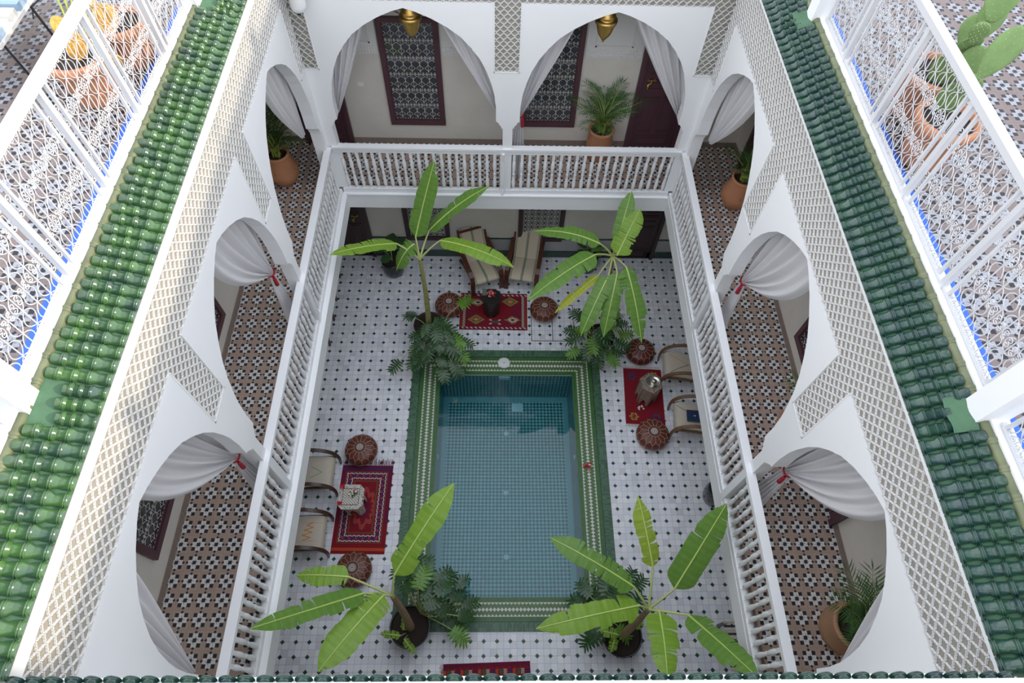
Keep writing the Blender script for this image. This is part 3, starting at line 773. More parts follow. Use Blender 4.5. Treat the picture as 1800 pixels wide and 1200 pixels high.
# ------------------------------------------------------------------ white wooden balustrades
BAL = [(.020, 0.085), (.020, .095), (.013, .10), (.013, .115), (.024, .13), (.030, .19), (.029, .25), (.019, .36), (.016, .385), (.023, .395), (.024, .42), (.016, .43), (.018, .45), (.029, .55), (.030, .61), (.022, .68), (.013, .70), (.013, .715)]
balmesh = None
def balustrade(fn, rot, u0, u1, newel_lo, newel_hi, label):
    """fn(u) -> world xy of the rail axis; sections share the baluster mesh"""
    global balmesh
    p0 = fn(u0); t = empty('balustrade', (*p0, 2.88), rot, label, 'balustrade', 'white balustrades around the gallery')
    L = abs(u1-u0); H = .94
    MB().box(0, L, -.05, .05, H-.035, H).box(0, L, -.030, .030, H-.11, H-.035).build('handrail', M['white_wood'], t)
    MB().box(0, L, -.035, .035, .0, .085).build('bottom_rail', M['white_wood'], t)
    for on, x in ((newel_lo, 0.06), (newel_hi, L-.06)):
        if on:
            MB().box(x-.045, x+.045, -.045, .045, 0, H-.035).lathe([(.02, 0.0), (.02, .12), (.012, .13), (.026, .2), (.026, .30), (.014, .40), (.022, .42), (.014, .44), (.026, .55), (.026, .68), (.012, .75), (.022, .77), (.022, .86)], (x, -.052 if True else 0, 0), 10).build('newel', M['white_wood'], t)
    a, b = (.13 if newel_lo else .05), (.13 if newel_hi else .05)
    n = max(2, round((L-a-b)/.118)); st = (L-a-b)/n
    for k in range(n):
        if balmesh is None:
            o = MB().lathe(BAL, n=10).box(-.022, .022, -.022, .022, .08, .10).box(-.021, .021, -.021, .021, .71, .83).build('baluster', M['white_wood'], t); balmesh = o
        else:
            o = balmesh.copy(); COL.objects.link(o); o.parent = t
        o.location = (a+(k+.5)*st, 0, 0)
RXL, RXR, RYB = -2.522, 2.815, 7.345
# local +x runs along the rail; local -y faces the court
for i, (y0, y1) in enumerate(((.22, 2.50), (2.50, 4.91), (4.91, 7.30))):
    nm = ['nearest the bottom of the photo', 'in the middle', 'nearest the back wall'][i]
    balustrade(lambda u: (RXL, u), -PI/2, y1, y0, i < 2, False, 'white turned-baluster section on the left gallery, '+nm)
for i, (y0, y1) in enumerate(((.22, 2.39), (2.39, 4.81), (4.81, 7.30))):
    nm = ['nearest the bottom of the photo', 'in the middle', 'nearest the back wall'][i]
    balustrade(lambda u: (RXR, u), PI/2, y0, y1, False, i < 2, 'white turned-baluster section on the right gallery, '+nm)
balustrade(lambda u: (u, RYB), 0, -2.47, .14, False, True, 'white turned-baluster section under the left back arch')
balustrade(lambda u: (u, RYB), 0, .14, 2.77, False, False, 'white turned-baluster section under the right back arch')

# ------------------------------------------------------------------ windows and doors
def P_of(side):
    """(u, z, d): u along the wall, d out of the wall into the room"""
    return {'back': lambda u, z, d: (u, OYB-d, z), 'left': lambda u, z, d: (OXL+d, u, z), 'right': lambda u, z, d: (OXR-d, u, z), 'gback': lambda u, z, d: (u, GY-d, z)}[side]
def wbox(mb, F, u0, u1, z0, z1, d0, d1, mi=0):
    a, b = F(u0, z0, d0), F(u1, z1, d1); mb.box(a[0], b[0], a[1], b[1], a[2], b[2], mi); return mb
NWIN = [0]; NDOOR = [0]
UPG = iron_panel(.72, 1.62, 6, .0045)
def upper_grille():
    """rows of onion cells between bands of scrolls"""
    mb = MB(); W, H, cols, rows = .72, 1.62, 6, 6; cw = W/cols; rh = H/rows; r = cw*.22
    P3 = lambda L: [(x, 0, z) for x, z in L]
    for j in range(rows+1): mb.tube(P3([(0, j*rh), (W, j*rh)]), .003, 4)
    for k in range(cols+1): mb.tube(P3([(k*cw, 0), (k*cw, H)]), .0024, 4)
    for j in range(rows):
        z0 = j*rh
        for k in range(cols):
            xc = (k+.5)*cw
            for s in (-1, 1):
                L = []
                for t in range(17):
                    f = t/16; zz = z0+.035+(rh-.07)*f
                    L.append((xc+s*cw*.5*abs(math.cos(1.5*PI*f))**.8, zz))
                mb.tube(P3(L), .0034, 4, cap=False)
                for zc in (z0+.016, z0+rh-.016): mb.tube(P3(spiral(xc+s*r, zc, r*.6, -s*PI/2, 1.1, s)), .003, 4, cap=False)
    return mb
def star_grille(W, H):
    mb = MB(); n = 6; c = W/n; m_ = int(H/c)
    P3 = lambda L: [(x, 0, z) for x, z in L]
    for k in range(n+1): mb.tube(P3([(k*c, 0), (k*c, m_*c)]), .0045, 4)
    for j in range(m_+1): mb.tube(P3([(0, j*c), (W, j*c)]), .0045, 4)
    for k in range(n):
        for j in range(m_):
            x, z = (k+.5)*c, (j+.5)*c; q = c*.5
            for dx, dz in ((1, 1), (1, -1), (-1, 1), (-1, -1)):
                mb.tube(P3([(x+dx*q*.25, z+dz*q*.25), (x+dx*q, z+dz*q)]), .004, 4, cap=False)
                mb.tube(P3([(x+dx*q*.95, z), (x+dx*q*.3, z+dz*q*.3)]), .004, 4, cap=False)
                mb.tube(P3([(x, z+dz*q*.95), (x+dx*q*.3, z+dz*q*.3)]), .004, 4, cap=False)
    return mb
def window(side, u0, u1, z0, z1, mat, gr, label, arch=False, gw=.72, gh=1.62):
    F = P_of(side); NWIN[0] += 1; n = 'window_%d' % NWIN[0]
    w = struct(wbox(MB(), F, u0, u1, z0, z1, .0, .004).build(n, M['glass'])); w['label'] = label
    fr = MB(); b = .075
    for a in ((u0, u0+b, z0, z1), (u1-b, u1, z0, z1), (u0+b, u1-b, z0, z0+b*1.3), (u0+b, u1-b, z1-b, z1)):
        wbox(fr, F, *a, 0, .05)
    for a in ((u0+b, u0+b+.015, z0+b*1.3+.015, z1-b), (u1-b-.015, u1-b, z0+b*1.3+.015, z1-b), (u0+b, u1-b, z0+b*1.3, z0+b*1.3+.015)): wbox(fr, F, *a, 0, .03)
    fr.build('window_frame', mat, w)
    src = gr; g = MB(); g.f, g.mi, g.sm, g.uv = src.f, src.mi, src.sm, src.uv
    W, H = u1-u0-2*b, z1-z0-2.3*b
    g.v = [F(u0+b+v[0]*W/gw, z0+1.3*b+v[2]*H/gh, .022+v[1]) for v in src.v]
    g.build('grille', M['grille'], w)
    if arch:
        ar = MB(); c = (u0+u1)/2; r = (u1-u0)/2; N = 16
        for i in range(N):
            a0, a1 = PI*i/N, PI*(i+1)/N
            q = [(c+rr*math.cos(a), z1+rr*math.sin(a)) for rr, a in ((r, a0), (r, a1), (r-b, a1), (r-b, a0))]
            v = [F(x, z, 0) for x, z in q]+[F(x, z, .05) for x, z in q]
            ar.add(v, [(4, 5, 6, 7), (0, 1, 5, 4), (2, 3, 7, 6)])
        for i in range(1, 6): a0 = PI*i/6; ar.tube([F(c+.1*math.cos(a0), z1+.1*math.sin(a0), .025), F(c+(r-b)*math.cos(a0), z1+(r-b)*math.sin(a0), .025)], .006, 5)
        ar.build('fanlight', mat, w)
UG = upper_grille()
window('back', -1.73, -.85, 3.38, 5.22, M['purple'], UG, 'tall aubergine framed window with cream scroll grille under the left back arch', True)
window('back', .36, 1.245, 3.38, 5.22, M['purple'], UG, 'tall aubergine framed window with cream scroll grille behind the palm', True)
window('left', 1.48, 2.36, 3.38, 5.1, M['purple'], UG, 'aubergine framed grille window on the left gallery wall, nearest')
window('left', 3.75, 4.65, 3.34, 5.1, M['purple'], UG, 'aubergine framed grille window on the left gallery wall, farther')
window('right', 3.50, 4.39, 3.31, 5.1, M['purple'], UG, 'aubergine framed grille window on the right gallery wall')
SG = star_grille(.72, 1.44)
window('gback', -1.81, -.94, .54, 2.2, M['brownwood'], SG, 'ground floor window with star lattice grille, left', False, .72, 1.44)
window('gback', .41, 1.30, .54, 2.2, M['brownwood'], SG, 'ground floor window with star lattice grille, right', False, .72, 1.44)

def door(side, u0, u1, z0, z1, mat, handle=None, hz=1.1, label=None):
    F = P_of(side); NDOOR[0] += 1
    d = struct(wbox(MB(), F, u0+.06, u1-.06, z0, z1-.06, 0, .02).build('door_%d' % NDOOR[0], mat)); 
    if label: d['label'] = label
    fr = MB(); b = .07
    wbox(fr, F, u0, u0+b, z0, z1, 0, .06); wbox(fr, F, u1-b, u1, z0, z1, 0, .06); wbox(fr, F, u0+b, u1-b, z1-b, z1, 0, .06); fr.build('door_frame', mat, d)
    pn = MB(); W = u1-u0-.14; a = u0+.07
    cells = [(.10, .90, .04, .26), (.10, .46, .32, 1.0), (.54, .90, .32, 1.0), (.10, .90, 1.14, 1.32), (.10, .46, 1.40, 1.95), (.54, .90, 1.40, 1.95)]
    for p, q, r, s in cells:
        if z0+s > z1-.1: continue
        x0, x1, y0, y1 = a+W*p, a+W*q, z0+r, z0+s; e = .022
        for bb in ((x0, x1, y0, y0+e), (x0, x1, y1-e, y1), (x0, x0+e, y0+e, y1-e), (x1-e, x1, y0+e, y1-e)): wbox(pn, F, *bb, .02, .034)
        wbox(pn, F, x0+.05, x1-.05, y0+.05, y1-.05, .02, .03)
    pn.build('door_panel', mat, d)
    if handle is not None:
        h = MB(); x = handle; z = z0+hz
        h.tube([F(x-.07, z, .05), F(x+.07, z, .05)], .009, 8)
        for q in (-.05, .05): h.lathe([(.018, 0), (.018, .012), (.008, .02), (.008, .035), (.016, .04), (0, .045)], F(x+q, z+.005, .02), 10, ax=Matrix.Rotation(PI/2, 3, 'X'), cap=False)
        h.build('bolt_handle', M['brass'], d)
        k = MB(); k.tube([F(x-.0, z, .04), F(x-.01, z-.06, .045), F(x-.045, z-.075, .045)], .008, 7)
        k.lathe([(.0, -.10), (.012, -.085), (.02, -.055), (.024, -.03), (.012, -.012), (.0, 0)], F(x-.045, z-.065, .045), 12, cap=False); k.build('knocker', M['brass'], d)
    return d
door('back', 2.13, 2.99, GF, 5.4, M['purple'], 2.34, 1.32, 'aubergine panelled door at the right end of the back gallery')
door('back', -3.2, -2.40, GF, 5.4, M['purple'], None, 1.1, 'aubergine door at the left end of the back gallery')
door('right', 1.95, 2.85, GF, 5.4, M['purple'], None, 1.1, 'aubergine door on the right gallery wall')
door('right', 7.0, 7.9, GF, 5.4, M['purple'], None, 1.1, 'aubergine door on the right gallery wall by the back corner')
door('gback', -3.35, -2.50, 0, 2.3, M['brownwood'], -2.73, 1.22, 'dark brown ground floor door in the left corner')
door('gback', 2.35, 3.25, 0, 2.3, M['brownwood'], None, 1.1, 'dark brown ground floor door at the right, behind the banana leaves')
# carved stucco frieze with smooth recessed field above, back gallery
mb = MB()
mb.box(OXL, -1.75, OYB-.02, OYB, 4.64, 6.0); mb.box(-.83, .34, OYB-.02, OYB, 4.64, 6.0); mb.box(1.27, 2.11, OYB-.02, OYB, 4.64, 6.0); mb.box(3.0, OXR, OYB-.02, OYB, 4.64, 6.0)
fz = struct(mb.build('trim_9', M['stucco']))
mb = MB()
for x0, x1 in ((-2.35, -1.85), (1.40, 1.95)):
    for a in ((x0, x1, 4.82, 4.845), (x0, x0+.02, 4.82, 5.7), (x1-.02, x1, 4.82, 5.7)): mb.box(a[0], a[1], OYB-.035, OYB-.02, a[2], a[3])
rr = random.Random(3)
for x0, x1 in ((OXL+.1, -1.76), (-.82, .33), (1.28, 2.10)):
    x = x0
    while x < x1-.03:
        for z in (4.67, 4.715, 4.76):
            mb.lathe([(.017, 0), (.012, .008), (0, .010)], (x+.02, OYB-.02, z+rr.uniform(-.006, .006)), 6, cap=False, ax=Matrix.Rotation(PI/2, 3, 'X'))
        x += .042
mb.build('carved_relief', M['stucco'], fz)
o = empty('light_switch', (-2.11, OYB-.001, 4.11), 0, 'white double switch plate on the beige wall beside the left back window', 'switch')
MB().box(-.045, .045, -.012, 0, -.035, .035).build('plate', M['plastic'], o); MB().box(-.035, -.003, -.017, -.012, -.025, .025).build('rocker', M['white'], o); MB().box(.003, .035, -.017, -.012, -.025, .025).build('rocker', M['white'], o)

# ------------------------------------------------------------------ curtains
def curtain(label, F, tie, u_side, u_in, ztop=6.02, ztie=4.22, tieback=True, bulge=.25, low=True):
    """F(u, z, w); u_side: column side of the rod, u_in: the inner end of the drape"""
    p0 = Vector(F(tie, ztie, 0)); t = empty('curtain', p0, 0, label, 'curtain', 'white curtains in the gallery arches')
    G = lambda u, z, w: Vector(F(u, z, w))-p0
    wt = .055; sg = 1 if u_in > u_side else -1
    def up(s, q):            # s across 0..1, q down 0..1
        top = u_side+(u_in-u_side)*s
        tb = tie+sg*(s-.5)*wt*2
        h = q**(1.0+bulge*s)
        u = top+(tb-top)*h
        z = ztop+(ztie-ztop)*(q if s < .01 else q**(1-.12*s))
        w = .045*math.sin(s*2*PI*7+q*1.2)*(1-.55*q)+.015*math.sin(s*31+q*5)
        return G(u, z, w+.03*q)
    MB().grid(up, 84, 26).build('drape', M['curtain'], t)
    if low:
        def dn(s, q):
            u = tie+sg*(s-.5)*(wt*2+.20*q**.8)-sg*.02*q; z = ztie+(GF+.01-ztie)*q
            w = (.02+.035*q)*math.sin(s*2*PI*5+q)+.03
            return G(u, z, w)
        MB().grid(dn, 60, 18).build('tail', M['curtain'], t)
    if tieback:
        k = MB(); ring_ = [G(tie+.068*math.cos(a), ztie+.02*math.sin(a), .03+.045*math.sin(a)) for a in [2*PI*i/16 for i in range(17)]]
        k.tube(ring_, .011, 6, cap=False); tb = k.build('tieback', M['red'], t)
        ts = MB(); ts.lathe([(.010, 0), (.018, -.02), (.012, -.035), (.022, -.06), (.026, -.17), (.0, -.175)], G(tie+sg*.06, ztie-.005, -.02), 8, cap=False).build('tassel', M['red'], tb)
    return t
cB = lambda u, z, w: (u, YB+.24+w, z)
curtain('white curtain tied to the left side of the left back arch', cB, -2.36, -2.44, -1.60, tieback=False, bulge=.05, low=False)
curtain('white curtain tied to the right side of the left back arch', cB, .05, .12, -.88, tieback=False, bulge=.05, low=False)
curtain('white curtain tied beside the middle column, in front of the right back window', cB, .30, .20, 1.12, bulge=.05)
curtain('white curtain tied to the right side of the right back arch, across the door', cB, 2.69, 2.78, 1.62, tieback=False, bulge=.05, low=False)
cL = lambda u, z, w: (XL-.22-w, u, z)
cR = lambda u, z, w: (XR+.22+w, u, z)
curtain('white curtain gathered at the back corner, left gallery', cL, 7.16, 7.24, 6.15, tieback=False, ztie=4.15, low=False)
curtain('white curtain swagged to a red tieback in the middle left arch', cL, 4.72, 4.82, 3.68, ztie=4.18, bulge=1.0)
curtain('white curtain swagged to the far column of the nearest left arch', cL, 2.42, 2.50, 1.45, ztie=4.0, bulge=.9)
curtain('white curtain edge hanging at the near side of the nearest left arch', cL, .36, .25, 1.12, tieback=False, ztie=3.85, low=False)
curtain('white curtain edge at the near side of the middle left arch', cL, 2.68, 2.58, 3.2, tieback=False, low=False)
curtain('white curtain gathered at the back corner, right gallery', cR, 7.16, 7.24, 6.05, tieback=False, ztie=4.15, low=False)
curtain('white curtain swagged to a red tieback in the middle right arch', cR, 4.66, 4.76, 3.55, ztie=4.18, bulge=1.1)
curtain('white curtain swagged to a red tieback in the nearest right arch', cR, 2.22, 2.32, 1.30, ztie=4.15, bulge=1.1)
curtain('white curtain hanging in front of the potted palm, nearest right arch', cR, .24, .22, 1.05, tieback=False, ztie=4.05, low=False)
curtain('white curtain edge at the near side of the middle right arch', cR, 2.50, 2.44, 2.9, tieback=False, low=False)

# ------------------------------------------------------------------ brass lanterns
def lantern(x, label):
    t = empty('brass_lantern', (x, 7.72, 5.34), 0, label, 'lantern', 'brass lanterns in the back arches')
    MB().lathe([(.0, -.03), (.006, -.02), (.014, -.01), (.006, 0), (.018, .012), (.03, .02), (.024, .028), (.05, .05), (.078, .09), (.098, .14), (.11, .19), (.122, .225), (.128, .25)], n=24, cap=False).build('lower_bowl', M['brass'], t)
    MB().lathe([(.128, .25), (.145, .265), (.148, .30), (.13, .315), (.115, .32), (.11, .345), (.118, .355), (.10, .375)], n=24, cap=False).build('collar', M['brass'], t)
    MB().lathe([(.10, .375), (.075, .42), (.06, .47), (.075, .52), (.11, .56), (.10, .61), (.05, .66), (.015, .69)], n=24, cap=False).build('upper_dome', M['brass'], t)
    c = MB()
    for k in range(14): c.lathe([(.010, -.012), (.004, -.016), (.004, .016), (.010, .012)], (0, 0, .71+k*.04), 6, sx=1 if k % 2 else .4, sy=.4 if k % 2 else 1)
    c.build('chain', M['brass'], t)
    return t
lantern(-1.13, 'brass lantern hanging in the left back arch'); lantern(1.385, 'brass lantern hanging in the right back arch')

# ------------------------------------------------------------------ dome camera in the back left corner
o = empty('ceiling_dome', (-2.33, 7.14, 6.02), 0, 'pale round hooded fitting jutting out in the back left corner', 'fitting')
MB().lathe([(0, 0), (.05, .01), (.085, .04), (.095, .09), (.09, .30), (.10, .32), (.10, .36)], n=24).build('hood', M['white'], o)
MB().box(-.015, .02, -.075, -.055, .0, .012).build('slot', M['blackm'], o)
MB().bar((0, 0, .34), (-.12, .10, .44), .04, .04).build('bracket', M['white'], o)

# ------------------------------------------------------------------ palms in terracotta pots
def leaflet(mb, a, d, L, w, mi=0, n=Vector((0, 0, 1))):
    s = d.cross(n)
    if s.length < 1e-3: s = Vector((1, 0, 0))
    s.normalize(); p1 = a+d*L*.45; p2 = a+d*L-Vector((0, 0, L*.18))
    mb.add([a, p1+s*w, p2, p1-s*w], [(0, 1, 2, 3)], mi)
def palm(loc, label, nf=16, h=.75, spread=.55, pot='terra', rim=.2, seed=1, tall=.6, belly=.25, sc_=1.0):
    rr = random.Random(seed); t = empty('potted_palm', loc, 0, label, 'potted plant', 'areca palms in clay pots on the gallery')
    b = rim
    p = MB().lathe([(b*.72, 0), (b*.85, .02), (belly*.97, tall*.3), (belly, tall*.5), (b*1.02, tall*.88), (b*1.08, tall*.92), (b*1.12, tall*.96), (b*1.08, tall), (b*.92, tall), (b*.90, tall*.88)], n=32)
    pt = p.build('pot', M[pot], t)
    MB().lathe([(b*.93, tall*.885), (0, tall*.9)], n=24, cap=False).build('soil', M['soil'], t)
    emb = MB()
    for a in (-1.7, -.3, 1.4): 
        c = Vector((math.cos(a)*belly*1.01, math.sin(a)*belly*1.01, tall*.62)); tng = Vector((-math.sin(a), math.cos(a), 0))
        emb.tube([c+tng*.028*math.cos(q)+Vector((0, 0, .028*math.sin(q))) for q in [2*PI*i/12 for i in range(13)]], .005, 5, cap=False)
    emb.build('stamped_ring', M[pot], pt)
    for k in range(nf):
        az = 2*PI*k/nf*2.4+rr.uniform(-.3, .3); out = spread*rr.uniform(.35, 1.0)*sc_; hh = h*rr.uniform(.6, 1.05)*sc_*(1.15-out/spread/sc_*.45)
        base = Vector((rr.uniform(-.05, .05), rr.uniform(-.05, .05), tall*.9)); d2 = Vector((math.cos(az), math.sin(az), 0))
        P = [base+d2*out*(f**1.7)+Vector((0, 0, hh*(1.35*f-.45*f*f))) for f in [i/9 for i in range(10)]]
        mb = MB(); mb.tube(P, [.008*(1-.8*i/9)+.001 for i in range(10)], 5, mi=1)
        for i in range(2, 10):
            for e in (0, .5):
                if i == 9 and e: continue
                a = P[i].lerp(P[min(i+1, 9)], e); d = (P[min(i+1, 9)]-P[i-1]).normalized(); side = d.cross(Vector((0, 0, 1)))
                if side.length < .05: side = Vector((-d2.y, d2.x, 0))
                side.normalize(); L = .27*sc_*(1-.45*abs(i-5.5)/4)
                for s in (-1, 1):
                    leaflet(mb, a, (side*s*.75+d*.65+Vector((0, 0, rr.uniform(-.05, .25)))).normalized(), L*rr.uniform(.85, 1.1), .0065)
        leaflet(mb, P[-1], (P[-1]-P[-2]).normalized(), .14, .009)
        mb.v = [(min(max(v[0], OXL+.03-loc[0]), OXR-.03-loc[0]), min(v[1], OYB-.04-loc[1]), v[2]) for v in mb.v]
        mb.build('frond', [M['palm'], M['palmstem']], t)
    return t
palm((1.66, 8.10, GF), 'full areca palm in a terracotta pot between the back window and the door', 28, .95, .60, rim=.19, seed=4, belly=.21)
palm((-3.38, 7.44, GF), 'areca palm in a bulging terracotta pot at the back of the left gallery', 24, .95, .50, rim=.17, seed=8, belly=.25)
palm((3.76, 7.06, GF), 'sparse palm in a bulging terracotta pot at the back of the right gallery', 12, .75, .42, rim=.17, seed=12, belly=.25, sc_=.85)
palm((3.75, .80, GF), 'palm in a wide brown clay pot beside the curtain, lower right', 18, .65, .50, pot='terra2', rim=.22, seed=15, belly=.26, tall=.5)
palm((3.74, 3.13, GF), 'palm mostly hidden behind the right arcade, one leaf tip showing', 12, .7, .50, rim=.2, seed=21, belly=.22)

# ------------------------------------------------------------------ banana trees
def banana_leaf(t, A, B, w, mat, seed, lift=.14):
    rr = random.Random(seed); A, B = Vector(A)-Vector(t.location), Vector(B)-Vector(t.location)
    mid = (A+B)/2+Vector((0, 0, lift)); N = 26
    def bz(f): return A*(1-f)**2+mid*2*f*(1-f)+B*f*f
    P = [bz(i/N) for i in range(N+1)]
    wid = []; 
    for i in range(N+1):
        f = i/N; ww = w/2*min(1, (f/.10)**.6 if f > 0 else .02)*(1-max(0, (f-.62)/.38)**2.0)
        wid.append(max(ww, .006))
    mb = MB()
    for s in (-1, 1):
        vs = []; us = []; fs = []; droop = .0; tear = 1.0; k = 0; roll = rr.uniform(.10, .35)
        for i in range(N):
            d = (P[i+1]-P[i]).normalized(); sd = d.cross(Vector((0, 0, 1)))
            if sd.length < .05: sd = Vector((1, 0, 0))
            sd.normalize(); nm = sd.cross(d)
            if nm.z < 0: nm = -nm
            if rr.random() < .14: tear = rr.uniform(.74, 1.02); roll = rr.uniform(.05, .45); sh = rr.uniform(-.02, .03)
            else: sh = 0; tear = min(1.05, tear+rr.uniform(-.03, .07))
            for j, ii in enumerate((i, i+1)):
                W = wid[ii]*tear*(1 if j else .985)
                for q, g in enumerate((0, .5, 1)):
                    c = P[ii]+sd*s*W*g+nm*(W*(.16*g-roll*g*g))+d*sh*g+Vector((0, 0, .006*math.sin(ii*1.9)*g))
                    vs.append(c); us.append((ii/N, .5+s*g*.5))
            b = i*6
            fs += [(b, b+1, b+4, b+3), (b+1, b+2, b+5, b+4)]
        if s < 0: fs = [f[::-1] for f in fs]
        mb.add(vs, fs, 0, True, us)
    lf = mb.build('leaf', M[mat], t)
    MB().tube([p+Vector((0, 0, .004)) for p in P], [.011*(1-.8*i/N)+.002 for i in range(N+1)], 6).build('midrib', M['midrib'], lf)
    return lf
def banana(base, crown, leaves, label, potr=.27, pot='darkpot', stemm='trunk', r0=.06):
    base, crown = Vector(base), Vector(crown)
    t = empty('banana_plant', (base.x, base.y, 0), 0, label, 'banana plant', 'potted banana plants at the corners of the pool')
    o = Vector(t.location)
    p = MB().lathe([(potr*.72, 0), (potr*.80, .02), (potr*.93, .25), (potr, .385), (potr*1.05, .39), (potr*1.05, .42), (potr*.97, .42), (potr*.94, .37)], n=40).build('pot', M[pot], t)
    MB().lathe([(potr*.955, .375), (potr*.4, .385), (0, .39)], n=30, cap=False).build('soil', M['soil'], t)
    b0 = Vector((base.x, base.y, .36)); n = 16; P = []
    for i in range(n+1):
        f = i/n; P.append(b0.lerp(crown, f)-o+Vector((math.sin(f*PI)*.02, 0, 0)))
    rs = [r0*(1-.50*i/n)*(1+.06*(i % 3 == 0)) for i in range(n+1)]
    st = MB().tube(P, rs, 12); st.build('pseudostem', M[stemm], t)
    for i, (A, B, w, mat, lift) in enumerate(leaves):
        A = Vector(A); c = crown; m = (A+c)/2+Vector((0, 0, .05))
        Q = [c*(1-f)**2+m*2*f*(1-f)+A*f*f-o for f in [k/8 for k in range(9)]]
        MB().tube([crown-o-Vector((0, 0, .12))]+Q, [.022]+[.019-.007*k/8 for k in range(9)], 7).build('petiole', M['petiole'], t)
        banana_leaf(t, A, B, w, mat, i*7+int(abs(base.x*100)), lift)
    return t
banana((-1.27, 6.36, 0), (-1.23, 6.30, 2.45), [
    ((-1.28, 6.5, 2.75), (-.94, 7.12, 3.75), .34, 'leafB', .05), ((-1.08, 6.63, 2.75), (-.13, 7.01, 3.35), .27, 'leafB', .18), ((-.89, 6.41, 2.78), (.26, 5.95, 2.72), .29, 'leafA', .20),
    ((-1.56, 6.34, 2.78), (-2.38, 5.70, 3.3), .28, 'leafA', .10), ((-1.30, 6.40, 2.70), (-1.60, 6.16, 2.35), .34, 'leafB', .18)],
    'tall banana plant at the back left corner of the pool', .27, 'brownpot', 'trunkg', .055)
banana((1.95, 6.14, 0), (1.853, 6.362, 2.5), [
    ((1.88, 6.4, 2.75), (2.06, 6.96, 3.35), .24, 'leafB', .05), ((1.88, 6.22, 2.7), (2.2, 6.73, 3.2), .34, 'leafA', .08), ((1.6, 6.32, 2.85), (.57, 6.56, 2.85), .28, 'leafB', .22),
    ((1.52, 6.15, 2.8), (.47, 5.42, 2.6), .35, 'leafB', .16), ((1.59, 5.97, 2.5), (.91, 5.46, 2.2), .14, 'leafY', .10), ((1.73, 5.89, 2.6), (1.32, 5.16, 2.0), .27, 'leafB', .16),
    ((1.86, 5.91, 2.65), (1.69, 5.18, 1.95), .29, 'leafB', .16), ((2.0, 5.99, 2.7), (2.26, 5.02, 2.05), .33, 'leafB', .18)],
    'bushy banana plant with hanging leaves at the back right corner of the pool', .25, 'darkpot', 'trunk', .05)
banana((-1.23, 1.16, 0), (-1.235, 1.285, 2.3), [
    ((-1.19, 1.47, 2.6), (-.50, 2.46, 3.0), .34, 'leafA', .12), ((-1.72, 1.45, 2.6), (-2.34, 1.47, 2.6), .24, 'leafA', .10), ((-1.52, 1.27, 2.6), (-2.38, .77, 3.7), .25, 'leafB', .0),
    ((-1.31, 1.26, 2.5), (-1.86, .44, 2.9), .40, 'leafA', .14)],
    'banana plant in a black pot at the near left corner of the pool', .28, 'darkpot', 'trunk', .065)
banana((1.86, 1.03, 0), (1.857, 1.123, 2.3), [
    ((1.90, 1.56, 2.6), (1.72, 2.3, 3.0), .23, 'leafYG', .08), ((2.13, 1.31, 2.6), (2.62, 2.08, 3.45), .33, 'leafB', .06), ((1.65, 1.33, 2.6), (.65, 1.86, 2.8), .31, 'leafB', .15),
    ((1.71, 1.14, 2.5), (.47, .87, 2.7), .32, 'leafA', .16), ((1.94, 1.07, 2.5), (1.87, .35, 2.8), .35, 'leafA', .12), ((2.25, 1.02, 2.6), (2.62, .33, 3.45), .30, 'leafB', .06)],
    'six leaved banana plant in a black pot at the near right corner of the pool', .28, 'darkpot', 'trunk', .06)

def shoots(t, L):
    for A, B, w in L:
        o = Vector(t.location); b = Vector((A[0], A[1], 0)).lerp(Vector((t.location.x, t.location.y, 0)), .45); b.z = .36
        MB().tube([b-o, Vector(A)-o], .008, 5).build('petiole', M['petiole'], t); banana_leaf(t, A, B, w, 'leafA', 5, .04)
bp = [o for o in COL.objects if o.name.startswith('banana_plant')]
shoots(bp[2], [((-1.33, 1.02, .62), (-1.62, 1.05, .60), .11), ((-1.28, .98, .55), (-1.12, .80, .50), .11), ((-1.30, 1.10, .60), (-1.26, 1.32, .75), .09)])
shoots(bp[3], [((1.76, 1.02, .62), (1.50, 1.08, .62), .15), ((1.72, .98, .58), (1.66, .80, .50), .13), ((1.98, 1.12, .70), (2.10, 1.20, .80), .16)])

# ------------------------------------------------------------------ philodendrons
def philo_leaf(mb, a, d, L, W, mi, rr):
    """deeply cut leaf: midrib with finger lobes"""
    d = d.normalized(); s = d.cross(Vector((0, 0, 1)))
    if s.length < .1: s = Vector((1, 0, 0))
    s.normalize(); n = s.cross(d); n = n if n.z > 0 else -n
    K = 7
    for sg in (-1, 1):
        for k in range(K):
            f = k/K; c = a+d*L*f-n*L*.22*f*f; c2 = a+d*L*(f+1.0/K)-n*L*.22*(f+1.0/K)**2
            ll = W*(.50+.9*math.sin(PI*min(1, f*.8+.16)))*.60*rr.uniform(.8, 1.15)
            dr = (s*sg*(1-.45*f)+d*(-.25+1.1*f)-n*.22).normalized()
            t1 = c.lerp(c2, .5)+dr*ll; m1 = c+dr*ll*.66-d*L*.004; m2 = c2+dr*ll*.62+d*L*.004
            fold = n*ll*.10
            mb.add([c, m1+fold, t1, m2+fold, c2], [(0, 1, 2, 3, 4) if sg > 0 else (4, 3, 2, 1, 0)], mi)
    e = a+d*L*(1-.1)-n*L*.2; mb.add([a+d*L*.86-n*L*.17+s*W*.06, e+d*L*.22-n*L*.1, a+d*L*.86-n*L*.17-s*W*.06], [(0, 1, 2)], mi)
